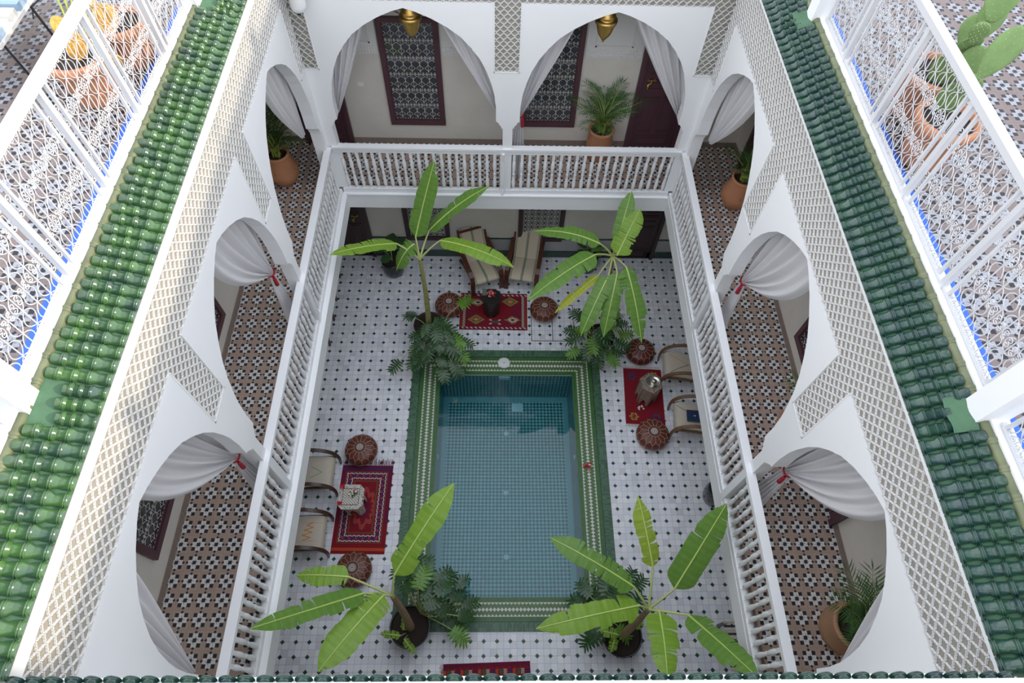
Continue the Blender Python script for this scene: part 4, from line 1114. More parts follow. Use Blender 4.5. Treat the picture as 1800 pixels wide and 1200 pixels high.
def philo(base, z0, spots, label, seed, fresh=.2):
    rr = random.Random(seed); t = empty('philodendron', (*base, z0), 0, label, 'leafy plant', 'cut leaved philodendrons around the pool'); o = Vector(t.location)
    for i, (x, y, z) in enumerate(spots):
        tip = Vector((x, y, z))-o; mb = MB(); hz = Vector((tip.x, tip.y, 0)); D_ = hz.length
        dirh = hz.normalized() if D_ > .02 else Vector((rr.uniform(-1, 1), rr.uniform(-1, 1), 0)).normalized()
        L = rr.uniform(.21, .30); a = tip-dirh*L*.45
        P = [Vector((0, 0, 0)).lerp(a, f)+Vector((0, 0, .12*math.sin(PI*f))) for f in [k/6 for k in range(7)]]
        mi = 1 if rr.random() < fresh else 0
        mb.tube(P, .006, 5, mi=2)
        philo_leaf(mb, a, (dirh+Vector((rr.uniform(-.3, .3), rr.uniform(-.3, .3), rr.uniform(-.30, .05)))), L, L*.78, mi, rr)
        mb.build('leaf', [M['philo'], M['philo2'], M['petiole']], t)
    return t
def ringspots(cx, cy, n, r0, r1, z0, z1, seed, sx=1, sy=1):
    rr = random.Random(seed); return [(cx+sx*(r0+(r1-r0)*((i*.618) % 1))*math.cos(i*2.4), cy+sy*(r0+(r1-r0)*((i*.618) % 1))*math.sin(i*2.4), rr.uniform(z0, z1)) for i in range(n)]
philo((-1.14, 6.12), .40, [(-1.38, 5.80, .7), (-1.32, 5.55, .6), (-1.0, 5.48, .6), (-.74, 5.38, .55), (-.70, 5.78, .8), (-.90, 6.02, .85), (-1.20, 5.95, .9), (-1.78, 5.38, .6), (-1.03, 5.66, .85), (-1.46, 5.52, .55), (-.80, 5.62, .8), (-.62, 5.62, .6), (-1.15, 5.72, .8), (-1.5, 5.72, .6), (-.56, 5.86, .6), (-.95, 5.30, .5), (-.6, 6.62, .8), (-1.28, 5.9, 1.0), (-1.08, 5.85, .95), (-.86, 5.8, .9), (-1.2, 5.58, .7), (-1.0, 6.05, .95), (-.72, 5.92, .7), (-1.42, 5.92, .75), (-1.62, 6.45, .6)],
      'spreading philodendron spilling over the back left corner of the pool', 3, .15)
philo((1.80, 6.0), .40, [(1.46, 6.33, .8), (1.44, 5.85, .8), (1.62, 5.66, .7), (1.94, 5.66, .7), (2.25, 5.80, .7), (2.26, 6.15, .9), (1.85, 5.82, .9), (2.08, 6.02, .9), (1.55, 5.98, .9), (1.72, 5.74, .8), (2.05, 5.55, .6), (1.40, 5.68, .6), (2.35, 5.98, .7), (1.62, 6.2, .95), (2.2, 6.34, .85), (1.38, 6.08, .7), (1.8, 5.55, .55), (1.92, 5.9, .95), (2.15, 5.68, .6)],
      'bright green philodendron below the banana at the back right corner of the pool', 5, .55)
philo((-1.09, 1.34), .40, [(-1.40, 1.81, .8), (-1.16, 1.92, .8), (-.95, 1.92, .8), (-.66, 1.75, .8), (-.50, 1.72, .7), (-.97, 1.58, .9), (-.72, 1.36, .7), (-.42, 1.27, .6), (-1.25, 1.66, .9), (-.62, 1.20, .55), (-.80, 1.80, .9), (-1.07, 1.72, 1.0), (-.55, 1.55, .7), (-.88, 1.38, .9), (-.38, 1.46, .55), (-.72, 1.60, .95), (-1.22, 1.85, .7), (-.5, 1.05, .5)],
      'dark green philodendron in the pot at the near left corner of the pool', 9, .04)
philo((1.70, 1.20), .40, [(1.30, 1.60, .75), (1.56, 1.52, .8), (1.75, 1.83, .8), (2.00, 1.78, .8), (1.58, 1.72, .85), (1.85, 1.06, .6), (1.42, 1.44, .7), (1.25, 1.42, .6), (1.38, 1.30, .6), (1.60, 1.60, .9), (1.90, 1.62, .8), (2.12, 1.70, .7), (1.48, 1.05, .6), (1.35, 1.0, .55), (2.06, 1.42, .8), (1.66, 1.44, 1.0)],
      'philodendron half hidden under the banana at the near right corner of the pool', 11, .15)

# ------------------------------------------------------------------ fig and rubber plants by the back wall
def broad_leaf(mb, a, d, L, W, mi=0, lob=False):
    d = d.normalized(); s = d.cross(Vector((0, 0, 1)))
    if s.length < .1: s = Vector((1, 0, 0))
    s.normalize(); n = s.cross(d); n = n if n.z > 0 else -n; N = 7; vs = []
    for i in range(N+1):
        f = i/N; w = W*math.sin(PI*min(1, f*.93+.05))**.7*(1+(.16*math.sin(f*19) if lob else 0))
        c = a+d*L*f-n*L*.2*f*f
        vs += [c-s*w-n*w*.2, c, c+s*w-n*w*.2]
    mb.add(vs, [(i*3, i*3+1, i*3+4, i*3+3) for i in range(N)]+[(i*3+1, i*3+2, i*3+5, i*3+4) for i in range(N)], mi, True)
def ribbed_pot(t, r, h, mat='darkpot'):
    p = MB(); prof = []
    for k in range(15): f = k/14; prof.append((r*(.70+.30*math.sin(PI*(.15+.6*f)))+(.006 if k % 2 else 0), h*f))
    p.lathe(prof+[(r*.86, h), (r*.84, h*.88)], n=30).build('pot', M[mat], t)
    MB().lathe([(r*.86, h*.9), (0, h*.91)], n=20, cap=False).build('soil', M['soil'], t)
t = empty('fig_plant', (-2.10, 7.90, 0), 0, 'dark lobed fig plant in a ribbed black pot by the left door', 'potted plant')
ribbed_pot(t, .22, .38); 
for i, (dx, dy, dz, az, L) in enumerate(((.05, 0, .55, .3, .32), (-.1, -.05, .42, 2.6, .30), (.0, .1, .45, 1.4, .26), (-.02, -.1, .38, -1.9, .24))):
    m_ = MB(); m_.tube([(0, 0, .34), (dx*.5, dy*.5, .34+dz*.6), (dx, dy, .3+dz)], .007, 5, mi=1)
    broad_leaf(m_, Vector((dx, dy, .3+dz)), Vector((math.cos(az), math.sin(az), .25)), L, L*.42, 0, True); m_.build('leaf', [M['fig'], M['petiole']], t)
t = empty('rubber_plant', (1.86, 8.04, 0), 0, 'small rubber plant in a black pot by the back wall, behind the banana leaves', 'potted plant')
ribbed_pot(t, .20, .38)
for i, az in enumerate((1.2, .2, 2.6, -.6, 3.6, -2.0, .8)):
    m_ = MB(); b = Vector((0, 0, .34)); e = Vector((math.cos(az)*.08, math.sin(az)*.05, .48+.07*(i % 3)))
    m_.tube([b, e], .006, 5, mi=1); broad_leaf(m_, e, Vector((math.cos(az), math.sin(az)*.5, .5)), .22, .055); m_.build('leaf', [M['philo2'] if i % 2 else M['fig'], M['petiole']], t)
t = empty('planter_bowl', (3.68, 3.2, 0), 0, 'dark planter edge showing under the right gallery beam', 'pot'); ribbed_pot(t, .2, .42)

# ------------------------------------------------------------------ leather poufs
def pouf_proto(label, loc, leather, rot):
    t = empty('leather_pouf', loc, rot, label, 'pouf', 'stitched leather poufs around the courtyard')
    Rr = .275; H = .30
    def prof(f):             # f 0 bottom .. 1 top centre
        a = -PI/2+f*PI; r = Rr*max(0, math.cos(a))**.62; z = H/2+H/2*math.copysign(abs(math.sin(a))**.85, math.sin(a)); return r, z
    MB().lathe([prof(i/22) for i in range(23)], n=48, cap=False).build('body', M[leather], t)
    def S(f, a): r, z = prof(f); return (r*1.004*math.cos(a), r*1.004*math.sin(a), z+.0015)
    def fr(r):               # parameter on the top for radius fraction
        lo, hi = .5, 1.0
        for _ in range(24):
            m = (lo+hi)/2
            if prof(m)[0] > r: lo = m
            else: hi = m
        return lo
    st = MB(); n = 14; f1, f2, f3, f4 = fr(.095), fr(.195), fr(.24), .50
    def ln(fa, aa, fb, ab): st.tube([S(fa+(fb-fa)*k/6, aa+(ab-aa)*k/6) for k in range(7)], .0024, 4, cap=False)
    st.tube([S(f1, 2*PI*k/40) for k in range(41)], .0026, 4, cap=False)
    for k in range(n):
        a = 2*PI*k/n; h = PI/n
        ln(f1, a, f2, a); ln(f2, a, f3, a+h); ln(f3, a+h, f2, a+2*h); ln(f3, a+h, f4, a+h)
        ln(f4, a+h, f4-.07, a); ln(f4, a+h, f4-.07, a+2*h); ln(f4-.07, a, f4-.22, a)
    st.build('stitching', M['stitch'], t)
    c = MB(); c.lathe([(.088, 0), (.0, .002)], (0, 0, H-.006), 30, cap=False); top = prof(.995)[1]
    d = MB(); d.grid(lambda u, v: S(f1+(1-f1)*min(v, .999), 2*PI*u), 32, 4); d.v = [(x, y, z+.001) for x, y, z in d.v]; d.build('centre_disc', M['leatherd'], t)
    e = MB()
    for k in range(16):
        a = 2*PI*k/16; L_ = [S(fr(.012), a), S(fr(.04), a+.08), S(fr(.066), a)]
        e.tube([(x, y, z+.003) for x, y, z in L_], .0035, 4, cap=False)
    e.tube([(x, y, z+.003) for x, y, z in [S(fr(.05), 2*PI*k/30) for k in range(31)]], .003, 4, cap=False)
    e.build('embroidery', M['stitchw'], t)
    return t
pA = pouf_proto('brown leather pouf left of the back rug, beside the banana pot', (-.93, 6.97, 0), 'leather', 0)
pB = None
def put_pouf(src, loc, rot, label, s=1.0):
    c = copy_tree(src); c.location = loc; c.rotation_euler = (0, 0, rot); c['label'] = label; c.scale = (s, s, s); return c
put_pouf(pA, (.93, 6.89, 0), .3, 'brown leather pouf right of the back rug, on the inspection hatch')
put_pouf(pA, (2.75, 4.27, 0), .7, 'brown leather pouf at the near end of the plain red rug on the right', 1.04)
put_pouf(pA, (-2.30, 3.97, 0), .2, 'brown leather pouf at the fringed far end of the patterned left rug')
put_pouf(pA, (-2.19, 2.01, 0), .5, 'brown leather pouf at the near end of the left rug, partly under a banana leaf')
pouf_proto('dark oxblood leather pouf beyond the plain red rug on the right', (2.72, 5.95, 0), 'leather2', .1)

# ------------------------------------------------------------------ woven rugs (one cell per knot)
KEYS = list(WOV)
def rug(name, loc, rz, W, H, nx, ny, fn, label, fringe=(0, 0), cat='rug', wavy=0.0):
    t = empty(name, loc, rz, label, cat); mb = MB(); vs = []
    z = lambda u, v: .009+.003*math.sin(u*7+v*3)+wavy*(math.sin(u*5)*.5+.5)
    for j in range(ny+1):
        for i in range(nx+1): vs.append((W*(i/nx-.5), H*(j/ny-.5), z(i/nx*W*3, j/ny)))
    b = len(vs); mb.v = vs[:]
    for j in range(ny):
        for i in range(nx):
            mb.f.append((j*(nx+1)+i, j*(nx+1)+i+1, (j+1)*(nx+1)+i+1, (j+1)*(nx+1)+i)); mb.mi.append(KEYS.index(fn(i, j))); mb.sm.append(False); mb.uv.append(None)
    e = [(0, 0), (nx, 0), (nx, ny), (0, ny)]
    for (a0, b0), (a1, b1) in zip(e, e[1:]+e[:1]):
        A = (W*(a0/nx-.5), H*(b0/ny-.5)); B = (W*(a1/nx-.5), H*(b1/ny-.5))
        mb.add([(*A, 0.001), (*B, .001), (*B, .009), (*A, .009)], [(0, 1, 2, 3)], KEYS.index(fn(0, 0)))
    mb.build('weave', [M['wool_'+k] for k in KEYS], t)
    rr = random.Random(len(label))
    for end, kind in enumerate(fringe):
        if not kind: continue
        f = MB(); y = H/2*(1 if end else -1); s = 1 if end else -1; x = -W/2
        while x < W/2:
            L = rr.uniform(.035, .07)*kind; dx = rr.uniform(-.02, .02)
            f.tube([(x, y, .008), (x+dx*.5, y+s*L*.5, .012), (x+dx, y+s*L, .004)], .0035, 4); x += .014
        f.build('fringe', M['wool_m'] if kind > 1 else M['cream'], t)
    return t
def dia(i, j, cx, cy, rx, ry): return abs(i-cx)/rx+abs(j-cy)/ry
def f_back(i, j):
    nx, ny = 108, 68
    if j < 2 or j >= ny-2: return 'm'
    if j < 5 or j >= ny-5: return 'w' if (i+j) % 7 < 3 else 'r'
    ii = min(i, nx-1-i)
    if ii < 2: return 'r'
    if ii < 3: return 'o'
    if ii < 5: return 'r'
    if ii < 9: return 'w' if (j*1+i) % 4 < 2 else 'e'
    for cx, cy, k in ((26, 18, 0), (28, 50, 1), (80, 52, 0), (84, 18, 1)):
        d = dia(i, j, cx, cy, 14 if k == 0 else 15, 9)
        if d < 1.0:
            if k == 0: return 'g' if d > .62 else ('k' if d > .5 and (i+j) % 3 else ('p' if d < .22 else ('o' if d < .38 else 'g')))
            return ('k' if d > .8 and (i//2+j//2) % 2 else ('p' if (i//2+j//2) % 2 and d > .45 else ('w' if .28 < d < .5 else ('k' if d < .28 else 'b'))))
    dx, dy = abs(i-56), abs(j-14)
    if dx < 10 and dy < 5 and abs(dx-2*dy) < 3: return 'w' if dx > 5 else 'e'
    return 'v' if ((i-54)**2/900+(j-34)**2/400 > 1.0 and (i*7+j*13) % 5 == 0) else 'r'
rug('wool_rug', (-.06, 6.93, 0), -.01, 1.33, .86, 108, 68, f_back, 'red wool rug with diamonds at the back of the courtyard, under the black table')
def f_left(i, j):
    nx, ny = 72, 124
    if j >= ny-9: return 'v' if 3 < ny-j < 8 else 'm'
    if j < 3: return 'r'
    if j < 9: return 'o' if 4 <= j < 8 else 'r'
    if j < 14: return 'r'
    ii = min(i, nx-1-i); jj = min(j-14, ny-10-j)
    if ii < 6: return 'm' if j > 40 else 'r'
    k = min(ii-6, jj)
    if k < 1: return 'b'
    if k < 13:
        t = j if ii-6 < jj else i
        if k in (2, 3): return 'w' if (t//3) % 2 == (0 if k == 2 else 1) or (t % 3 == 0) else 'v'
        if k in (9, 10): return 'w' if (t//3) % 2 == (0 if k == 9 else 1) or (t % 3 == 0) else 'v'
        if k in (1, 11): return 'r'
        if k in (5, 6, 7) and t % 9 in (3, 4, 5): return 'o' if t % 9 == 4 or k == 6 else 'r'
        return 'v' if k in (4, 5, 6, 7, 8) else 'r'
    if k < 15: return 'b'
    cx, cy = nx/2+1, 62; a = math.atan2(j-cy, i-cx); r = math.hypot((i-cx)*1.0, (j-cy)*.55)
    ra = 13+1.8*math.cos(a*12)
    if abs(r-ra) < 2.2: return 'o' if (i+j) % 3 else 'v'
    if abs(r-ra) < 3.6 and (i*3+j*5) % 4 == 0: return 'k'
    return 'r' if r > 8 else 'm'
rug('wool_rug', (-2.19, 3.01, 0), -.012, .86, 1.47, 72, 124, f_left, 'crimson patterned rug with purple border and fringe on the left of the pool', (0, 2))
def f_right(i, j):
    for cx, cy, c in ((12, 12, 'y'), (45, 12, 'v'), (12, 82, 'v'), (46, 84, 'y')):
        dx, dy = i-cx, j-cy; r = math.hypot(dx, dy); a = math.atan2(dy, dx)
        if abs(r-4.5-1.2*math.cos(a*6)) < 1.5: return c if (i+j) % 3 else 'e'
        if abs(r-4.5) < 2.6 and c == 'v' and (i+j) % 2: return 'v'
    return 'r' if (i*5+j*3) % 11 else 'm'
rug('wool_rug', (2.72, 5.09, 0), -.05, .71, 1.13, 58, 96, f_right, 'plain red pile rug with four small motifs on the right of the pool', (1, 1))
def f_front(i, j):
    if j > 37: return 'm'
    if 30 < j < 36:
        q = i % 26
        if q < 4: return 'o'
        if 6 <= q < 11: return 'e'
        if 12 <= q < 17 and (i+j) % 2: return 'w'
        if 20 <= q < 25: return 'v'
    if i < 3: return 'v'
    return 'r' if (i+j*2) % 9 else 'b'
rug('wool_runner', (-.10, .405, 0), .03, 1.28, .62, 130, 42, f_front, 'red runner with a row of small motifs at the bottom edge of the photo', (0, 0), 'rug', .012)
rn = bpy.data.objects['wool_runner']; fr_ = MB()
for k in range(44):
    y = -.30+k*.014; fr_.tube([(-.64, y, .010), (-.67, y+R.uniform(-.01, .01), .014), (-.70+R.uniform(-.015, .015), y+R.uniform(-.015, .015), .004)], .0035, 4)
fr_.build('fringe', M['cream'], rn)

# ------------------------------------------------------------------ small tables
def poly_pts(n, r, rot=0, sx=1, sy=1): return [(r*math.cos(2*PI*k/n+rot)*sx, r*math.sin(2*PI*k/n+rot)*sy) for k in range(n)]
def prismz(mb, pts, z0, z1, mi=0): return mb.prism(pts[::-1], lambda a, b, w: (a, b, w), z0, z1, mi)
# black octagonal table
t = empty('octagonal_table', (-.10, 6.93, .012), 0, 'black carved octagonal side table on the back rug', 'table')
prismz(MB(), poly_pts(8, .20, PI/8), .47, .50).build('table_top', M['blackbone'], t)
mb = MB()
for (a, b) in zip(poly_pts(8, .165, PI/8), poly_pts(8, .165, PI/8)[1:]+poly_pts(8, .165, PI/8)[:1]):
    A, B = Vector((*a, 0)), Vector((*b, 0)); L = B-A; sh = [(0, 0), (.3, 0), (.5, .06), (.7, 0), (1, 0), (1, .47), (0, .47)]
    nn = Vector((L.y, -L.x, 0)).normalized()
    mb.prism(sh, lambda u, z, w: tuple(A+L*u-nn*w+Vector((0, 0, z))), 0, .012)
mb.build('arcaded_base', M['blackbone'], t)
st_ = MB()
for k in range(8):
    a = 2*PI*k/8; 
    for z in (.1, .22, .34): st_.lathe([(.006, 0), (0, .003)], (.153*math.cos(a), .153*math.sin(a), z), 6, cap=False, ax=Matrix.Rotation(a, 3, 'Z') @ Matrix.Rotation(PI/2, 3, 'Y'))
st_.build('metal_studs', M['silver'], t)
# grey-green card and petals on it
o = MB().box(-.042, .042, -.075, .075, 0, .012).box(-.042, .042, -.012, .012, .012, .0135).build('card', M['green_book']); o.location = (-.235, 7.03, .514); o.rotation_euler = (0, 0, .05)
tag(o, 'grey green folded card on the left edge of the black octagonal table', 'card')
def flowers(name, loc, n, rad, mats, label, leafy=0, seed=2, cat='flowers', tall=.03):
    rr = random.Random(seed); t = empty(name, loc, 0, label, cat)
    for k in range(n):
        a = rr.uniform(0, 2*PI); r = rad*math.sqrt(rr.random()); c = Vector((r*math.cos(a), r*math.sin(a), tall*(1-r/rad)+.015)); mb = MB(); m = 6
        for q in range(m):
            b = 2*PI*q/m+rr.random(); d = Vector((math.cos(b), math.sin(b), .5)).normalized(); s = Vector((-math.sin(b), math.cos(b), 0)); L = rr.uniform(.018, .028)
            mb.add([c, c+d*L*.6+s*L*.45, c+d*L, c+d*L*.6-s*L*.45], [(0, 1, 2, 3)], 0)
            d2 = Vector((d.x*.5, d.y*.5, .9)); mb.add([c, c+d2*L*.4+s*L*.3, c+d2*L*.75, c+d2*L*.4-s*L*.3], [(0, 1, 2, 3)], 0)
        mb.build('blossom', M[mats[k % len(mats)]], t)
    for k in range(leafy):
        a = rr.uniform(0, 2*PI); m_ = MB(); broad_leaf(m_, Vector((0, 0, .02)), Vector((math.cos(a), math.sin(a), .2)), rad*rr.uniform(.8, 1.2), .014); m_.build('leaf', M['philo'], t)
    return t
flowers('petal_arrangement', (-.105, 6.99, .512), 26, .085, ['redflower', 'whiteflower', 'pinkflower', 'redflower'], 'red and white petals heaped on the black octagonal table', 0, 3)
# bone inlaid table on the left rug
t = empty('inlaid_table', (-2.30, 3.05, .012), 0, 'white bone inlaid octagonal table with black pattern on the left rug', 'table')
oc = [(-.20, -.13), (-.13, -.20), (.13, -.20), (.20, -.13), (.20, .13), (.13, .20), (-.13, .20), (-.20, .13)]
prismz(MB(), oc, .46, .49).build('table_top', M['bone'], t)
prismz(MB(), [(-.13, -.13), (.13, -.13), (.13, .13), (-.13, .13)], .49, .4925).build('lattice_inlay', M['bonegrid'], t)
fr = MB()
for a, b in zip([(-.13, -.13), (.13, -.13), (.13, .13), (-.13, .13)], [(.13, -.13), (.13, .13), (-.13, .13), (-.13, -.13)]): fr.bar((*a, .494), (*b, .494), .007, .004)
fr.build('inlay_border', M['blackbone'], t)
mb = MB(); q = [(x*.80, y*.80) for x, y in oc]
for (a, b) in zip(q, q[1:]+q[:1]):
    A, B = Vector((*a, 0)), Vector((*b, 0)); L = B-A; nn = Vector((L.y, -L.x, 0)).normalized()
    sh = [(0, 0), (.2, 0), (.2, .16), (.5, .26), (.8, .16), (.8, 0), (1, 0), (1, .46), (0, .46)] if L.length > .15 else [(0, 0), (1, 0), (1, .46), (0, .46)]
    mb.prism(sh, lambda u, z, w: tuple(A+L*u-nn*w+Vector((0, 0, z))), 0, .012)
mb.build('arcaded_base', M['bone'], t)
flowers('posy', (-2.26, 3.10, .508), 7, .07, ['whiteflower', 'whiteflower', 'pinkflower'], 'white flowers with green leaves in the middle of the inlaid table', 9, 5)
flowers('red_blossoms', (-2.44, 3.20, .505), 6, .045, ['redflower'], 'cluster of red blossoms on the far left corner of the inlaid table', 0, 8)
flowers('red_blossoms', (-2.45, 2.94, .505), 7, .040, ['redflower'], 'cluster of red blossoms on the near left corner of the inlaid table', 0, 9)
# hexagonal silver and bone table
t = empty('hexagonal_table', (2.735, 5.075, .012), 0, 'hexagonal silver and bone inlaid table on the plain red rug', 'table')
hx = poly_pts(6, .215, PI/6+.10)
prismz(MB(), hx, .52, .55).build('table_top', M['bonegrey'], t)
mb = MB(); q = poly_pts(6, .195, PI/6+.10)
for (a, b) in zip(q, q[1:]+q[:1]):
    A, B = Vector((*a, 0)), Vector((*b, 0)); L = B-A; nn = Vector((L.y, -L.x, 0)).normalized()
    sh = [(0, 0), (.24, 0), (.26, .05), (.31, .07), (.31, .11), (.38, .14), (.5, .18), (.62, .14), (.69, .11), (.69, .07), (.74, .05), (.76, 0), (1, 0), (1, .52), (0, .52)]
    mb.prism(sh, lambda u, z, w: tuple(A+L*u-nn*w+Vector((0, 0, z))), 0, .014)
mb.build('carved_base', M['bonegrey'], t)
e = MB()
for (a, b) in zip(hx, hx[1:]+hx[:1]): e.bar((a[0]*.97, a[1]*.97, .548), (b[0]*.97, b[1]*.97, .548), .012, .012)
for a in q: e.bar((*a, 0), (*a, .52), .014, .014)
e.build('dark_edge', M['midwood'], t)
o = empty('silver_tray', (2.765, 5.085, .563), 0, 'round silver dish with lid knob on the hexagonal table', 'dish')
MB().lathe([(.09, 0), (.11, .012), (.125, .03), (.12, .032), (.10, .014), (.0, .010)], n=32, cap=False).build('dish', M['silver'], o)
MB().lathe([(.055, .012), (.05, .03), (.02, .045), (.028, .06), (.022, .075), (.008, .085), (.012, .095), (0, .10)], (.02, .02, 0), 24, cap=False).build('lid', M['silver'], o)
flowers('fallen_beads', (2.63, 4.83, .012), 7, .05, ['whiteflower'], 'white beaded ornament lying at the foot of the hexagonal table', 0, 12, 'ornament', .01)
flowers('bouquet', (1.59, 3.73, .018), 16, .075, ['redflower', 'redflower', 'whiteflower', 'pinkflower'], 'posy of red and white flowers lying on the right pool border', 5, 6, 'flowers', .05)

# ------------------------------------------------------------------ lounge chairs with striped canvas (local: seat faces -y, x across)
def arm_pts(P): return [Vector(p) for p in P]
def plank(mb, pts, w, th):
    """bent plank through pts (x fixed, y-z curve), w across x"""
    vs = []; n = len(pts)
    for i, p in enumerate(pts):
        d = (pts[min(i+1, n-1)]-pts[max(i-1, 0)]).normalized(); nn = Vector((0, -d.z, d.y))
        for sx in (-1, 1):
            for sn in (-1, 1): vs.append(p+Vector((sx*w/2, 0, 0))+nn*sn*th/2)
    fs = []
    for i in range(n-1):
        a, b = i*4, i*4+4
        fs += [(a, a+1, b+1, b), (a+2, b+2, b+3, a+3), (a, b, b+2, a+2), (a+1, a+3, b+3, b+1)]
    fs += [(0, 2, 3, 1), ((n-1)*4, (n-1)*4+1, (n-1)*4+3, (n-1)*4+2)]
    mb.add(vs, fs, 0, False)
    return mb
def canvas(prof, W, mat, name, t, th=.035):
    mb = MB(); P = [Vector((0, y, z)) for y, z in prof]
    mb.grid(lambda u, v: _on(P, v)+Vector((W*(u-.5), 0, 0)), 10, 36)
    nn = [v for v in mb.v]; k = len(nn)
    mb.grid(lambda u, v: _on(P, v)+Vector((W*(u-.5), 0, -th))-Vector((0, 0, 0)), 10, 36)
    for e in (0, 1):
        mb.grid(lambda u, v: _on(P, v)+Vector((W*(e-.5), 0, -th*u)), 1, 36)
    mb.grid(lambda u, v: _on(P, 0)+Vector((W*(u-.5), 0, -th*v)), 10, 1)
    return mb.build(name, M[mat], t)
def _on(P, v):
    n = len(P)-1; x = min(v*n, n-1e-6); i = int(x); f = x-i
    a, b = P[i], P[i+1]; p0 = P[max(i-1, 0)]; p3 = P[min(i+2, n)]
    return .5*((2*a)+(b-p0)*f+(2*p0-5*a+4*b-p3)*f*f+(3*a-p0-3*b+p3)*f**3)
def lounge(loc, rz, label):
    t = empty('lounge_chair', loc, rz, label, 'armchair', 'wooden lounge chairs with green striped canvas')
    canvas([(-.42, .385), (-.36, .43), (-.20, .42), (.0, .37), (.16, .335)], .49, 'stripefab', 'seat', t)
    canvas([(.17, .335), (.30, .50), (.44, .74), (.54, .95)], .49, 'stripefab', 'backrest', t)
    for s in (-1, 1):
        plank(MB(), arm_pts([(s*.30, .46, .60), (s*.30, .2, .60), (s*.30, -.08, .60), (s*.30, -.25, .585), (s*.30, -.35, .54), (s*.30, -.39, .45), (s*.30, -.40, 0)]), .085, .035).build('arm', M['redbrown'], t)
        plank(MB(), arm_pts([(s*.275, -.38, .30), (s*.275, .0, .27), (s*.275, .35, .16), (s*.275, .52, .0)]), .035, .06).build('side_rail', M['redbrown'], t)
        MB().bar((s*.27, .17, .26), (s*.27, .55, .94), .035, .04).build('back_post', M['redbrown'], t)
    MB().box(-.27, .27, -.36, -.33, .32, .37).build('front_rail', M['redbrown'], t); MB().box(-.27, .27, .50, .53, .88, .93).build('top_rail', M['redbrown'], t)
    MB().box(-.27, .27, .14, .17, .24, .29).build('rear_rail', M['redbrown'], t)
    return t
lounge((-.33, 7.78, 0), .36, 'green striped wooden lounge chair on the left, turned towards the rug')
lounge((.55, 7.84, 0), -.17, 'green striped wooden lounge chair on the right, below the window')

# ------------------------------------------------------------------ bentwood easy chairs at the sides (local: seat faces -y)
def easy(loc, rz, wood, fab, label, ar=.60):
    t = empty('easy_chair', loc, rz, label, 'armchair', 'easy chairs under the side galleries')
    canvas([(-.43, .30), (-.40, .38), (-.30, .415), (-.10, .40), (.12, .35), (.26, .33)], .50, fab, 'seat', t, .03)
    canvas([(.27, .34), (.36, .55), (.44, .80), (.48, .98)], .50, fab, 'backrest', t, .03)
    for s in (-1, 1):
        P = [(s*.285, .48, .52), (s*.285, .25, .60), (s*.285, .0, .625), (s*.285, -.18, .61), (s*.285, -.33, .54), (s*.285, -.43, .42), (s*.285, -.465, .26), (s*.285, -.465, .13), (s*.285, -.455, .0)]
        Q = [Vector(p) for p in P]; PP = [_on(Q, k/40) for k in range(41)]
        plank(MB(), PP, .055, .028).build('bentwood_arm', M[wood], t)
        MB().bar((s*.26, -.40, .35), (s*.26, .27, .30), .03, .05).build('side_rail', M[wood], t)
        MB().bar((s*.26, .26, .30), (s*.26, .47, .97), .03, .04).build('back_post', M[wood], t)
    for s in (-1, 1): MB().bar((s*.285, .44, .56), (s*.285, .52, 0), .035, .045).build('rear_leg', M[wood], t)
    MB().box(-.29, .29, -.42, -.39, .27, .32).build('front_rail', M[wood], t); MB().box(-.29, .29, .24, .27, .27, .31).build('rear_rail', M[wood], t); MB().box(-.27, .27, .46, .49, .93, .98).build('top_rail', M[wood], t)
    return t
easy((-3.10, 3.50, 0), PI/2+.02, 'darkwood', 'fab1', 'beige easy chair with dark arms and a green mark, under the left beam, farther one')
easy((-3.10, 2.52, 0), PI/2+.02, 'darkwood', 'fab2', 'beige easy chair with dark arms and an orange zigzag, under the left beam, nearer one')
easy((3.50, 5.52, 0), -PI/2-.10, 'midwood', 'fab3', 'beige easy chair with bentwood arms under the right beam, farther one')
easy((3.555, 4.50, 0), -PI/2-.10, 'midwood', 'fab4', 'beige easy chair with bentwood arms under the right beam, holding the navy book')
o = empty('navy_book', (3.47, 4.50, .425), -.08, 'navy blue book lying on the seat of the nearer right easy chair', 'book')
MB().box(-.15, .15, -.105, .105, .022, .026).box(-.15, .15, -.105, .105, 0, .004).box(.146, .15, -.105, .105, 0, .026).build('cover', M['navy'], o)
MB().box(-.145, .145, -.10, .10, .004, .022).build('pages', M['stitchw'], o)
MB().box(-.035, .0, -.008, .008, .026, .0266).build('title_mark', M['plastic'], o)
easy((-3.66+.02, 7.45, 0), PI/2, 'darkwood', 'fab1', 'easy chair mostly hidden under the left beam near the back, one arm tip showing')
easy((-3.62, 6.42, 0), PI/2, 'darkwood', 'fab1', 'easy chair mostly hidden under the left beam, arm tip showing beside the banana pot')
# woven basket stool at the lower right
t = empty('wicker_stool', (3.66, .82, 0), 0, 'dark and cream striped woven stool edge at the lower right, under the beam', 'stool')
w_ = MB()
for k in range(16):
    w_.box(-.28, .28, -.42+k*.0525, -.42+k*.0525+.03, .40, .43, k % 2)
w_.build('woven_seat', [M['brownwood'], M['cream']], t)
for sx in (-1, 1):
    for sy in (-1, 1): MB().box(sx*.24-.02, sx*.24+.02, sy*.38-.02, sy*.38+.02, 0, .40).build('leg', M['darkwood'], t)

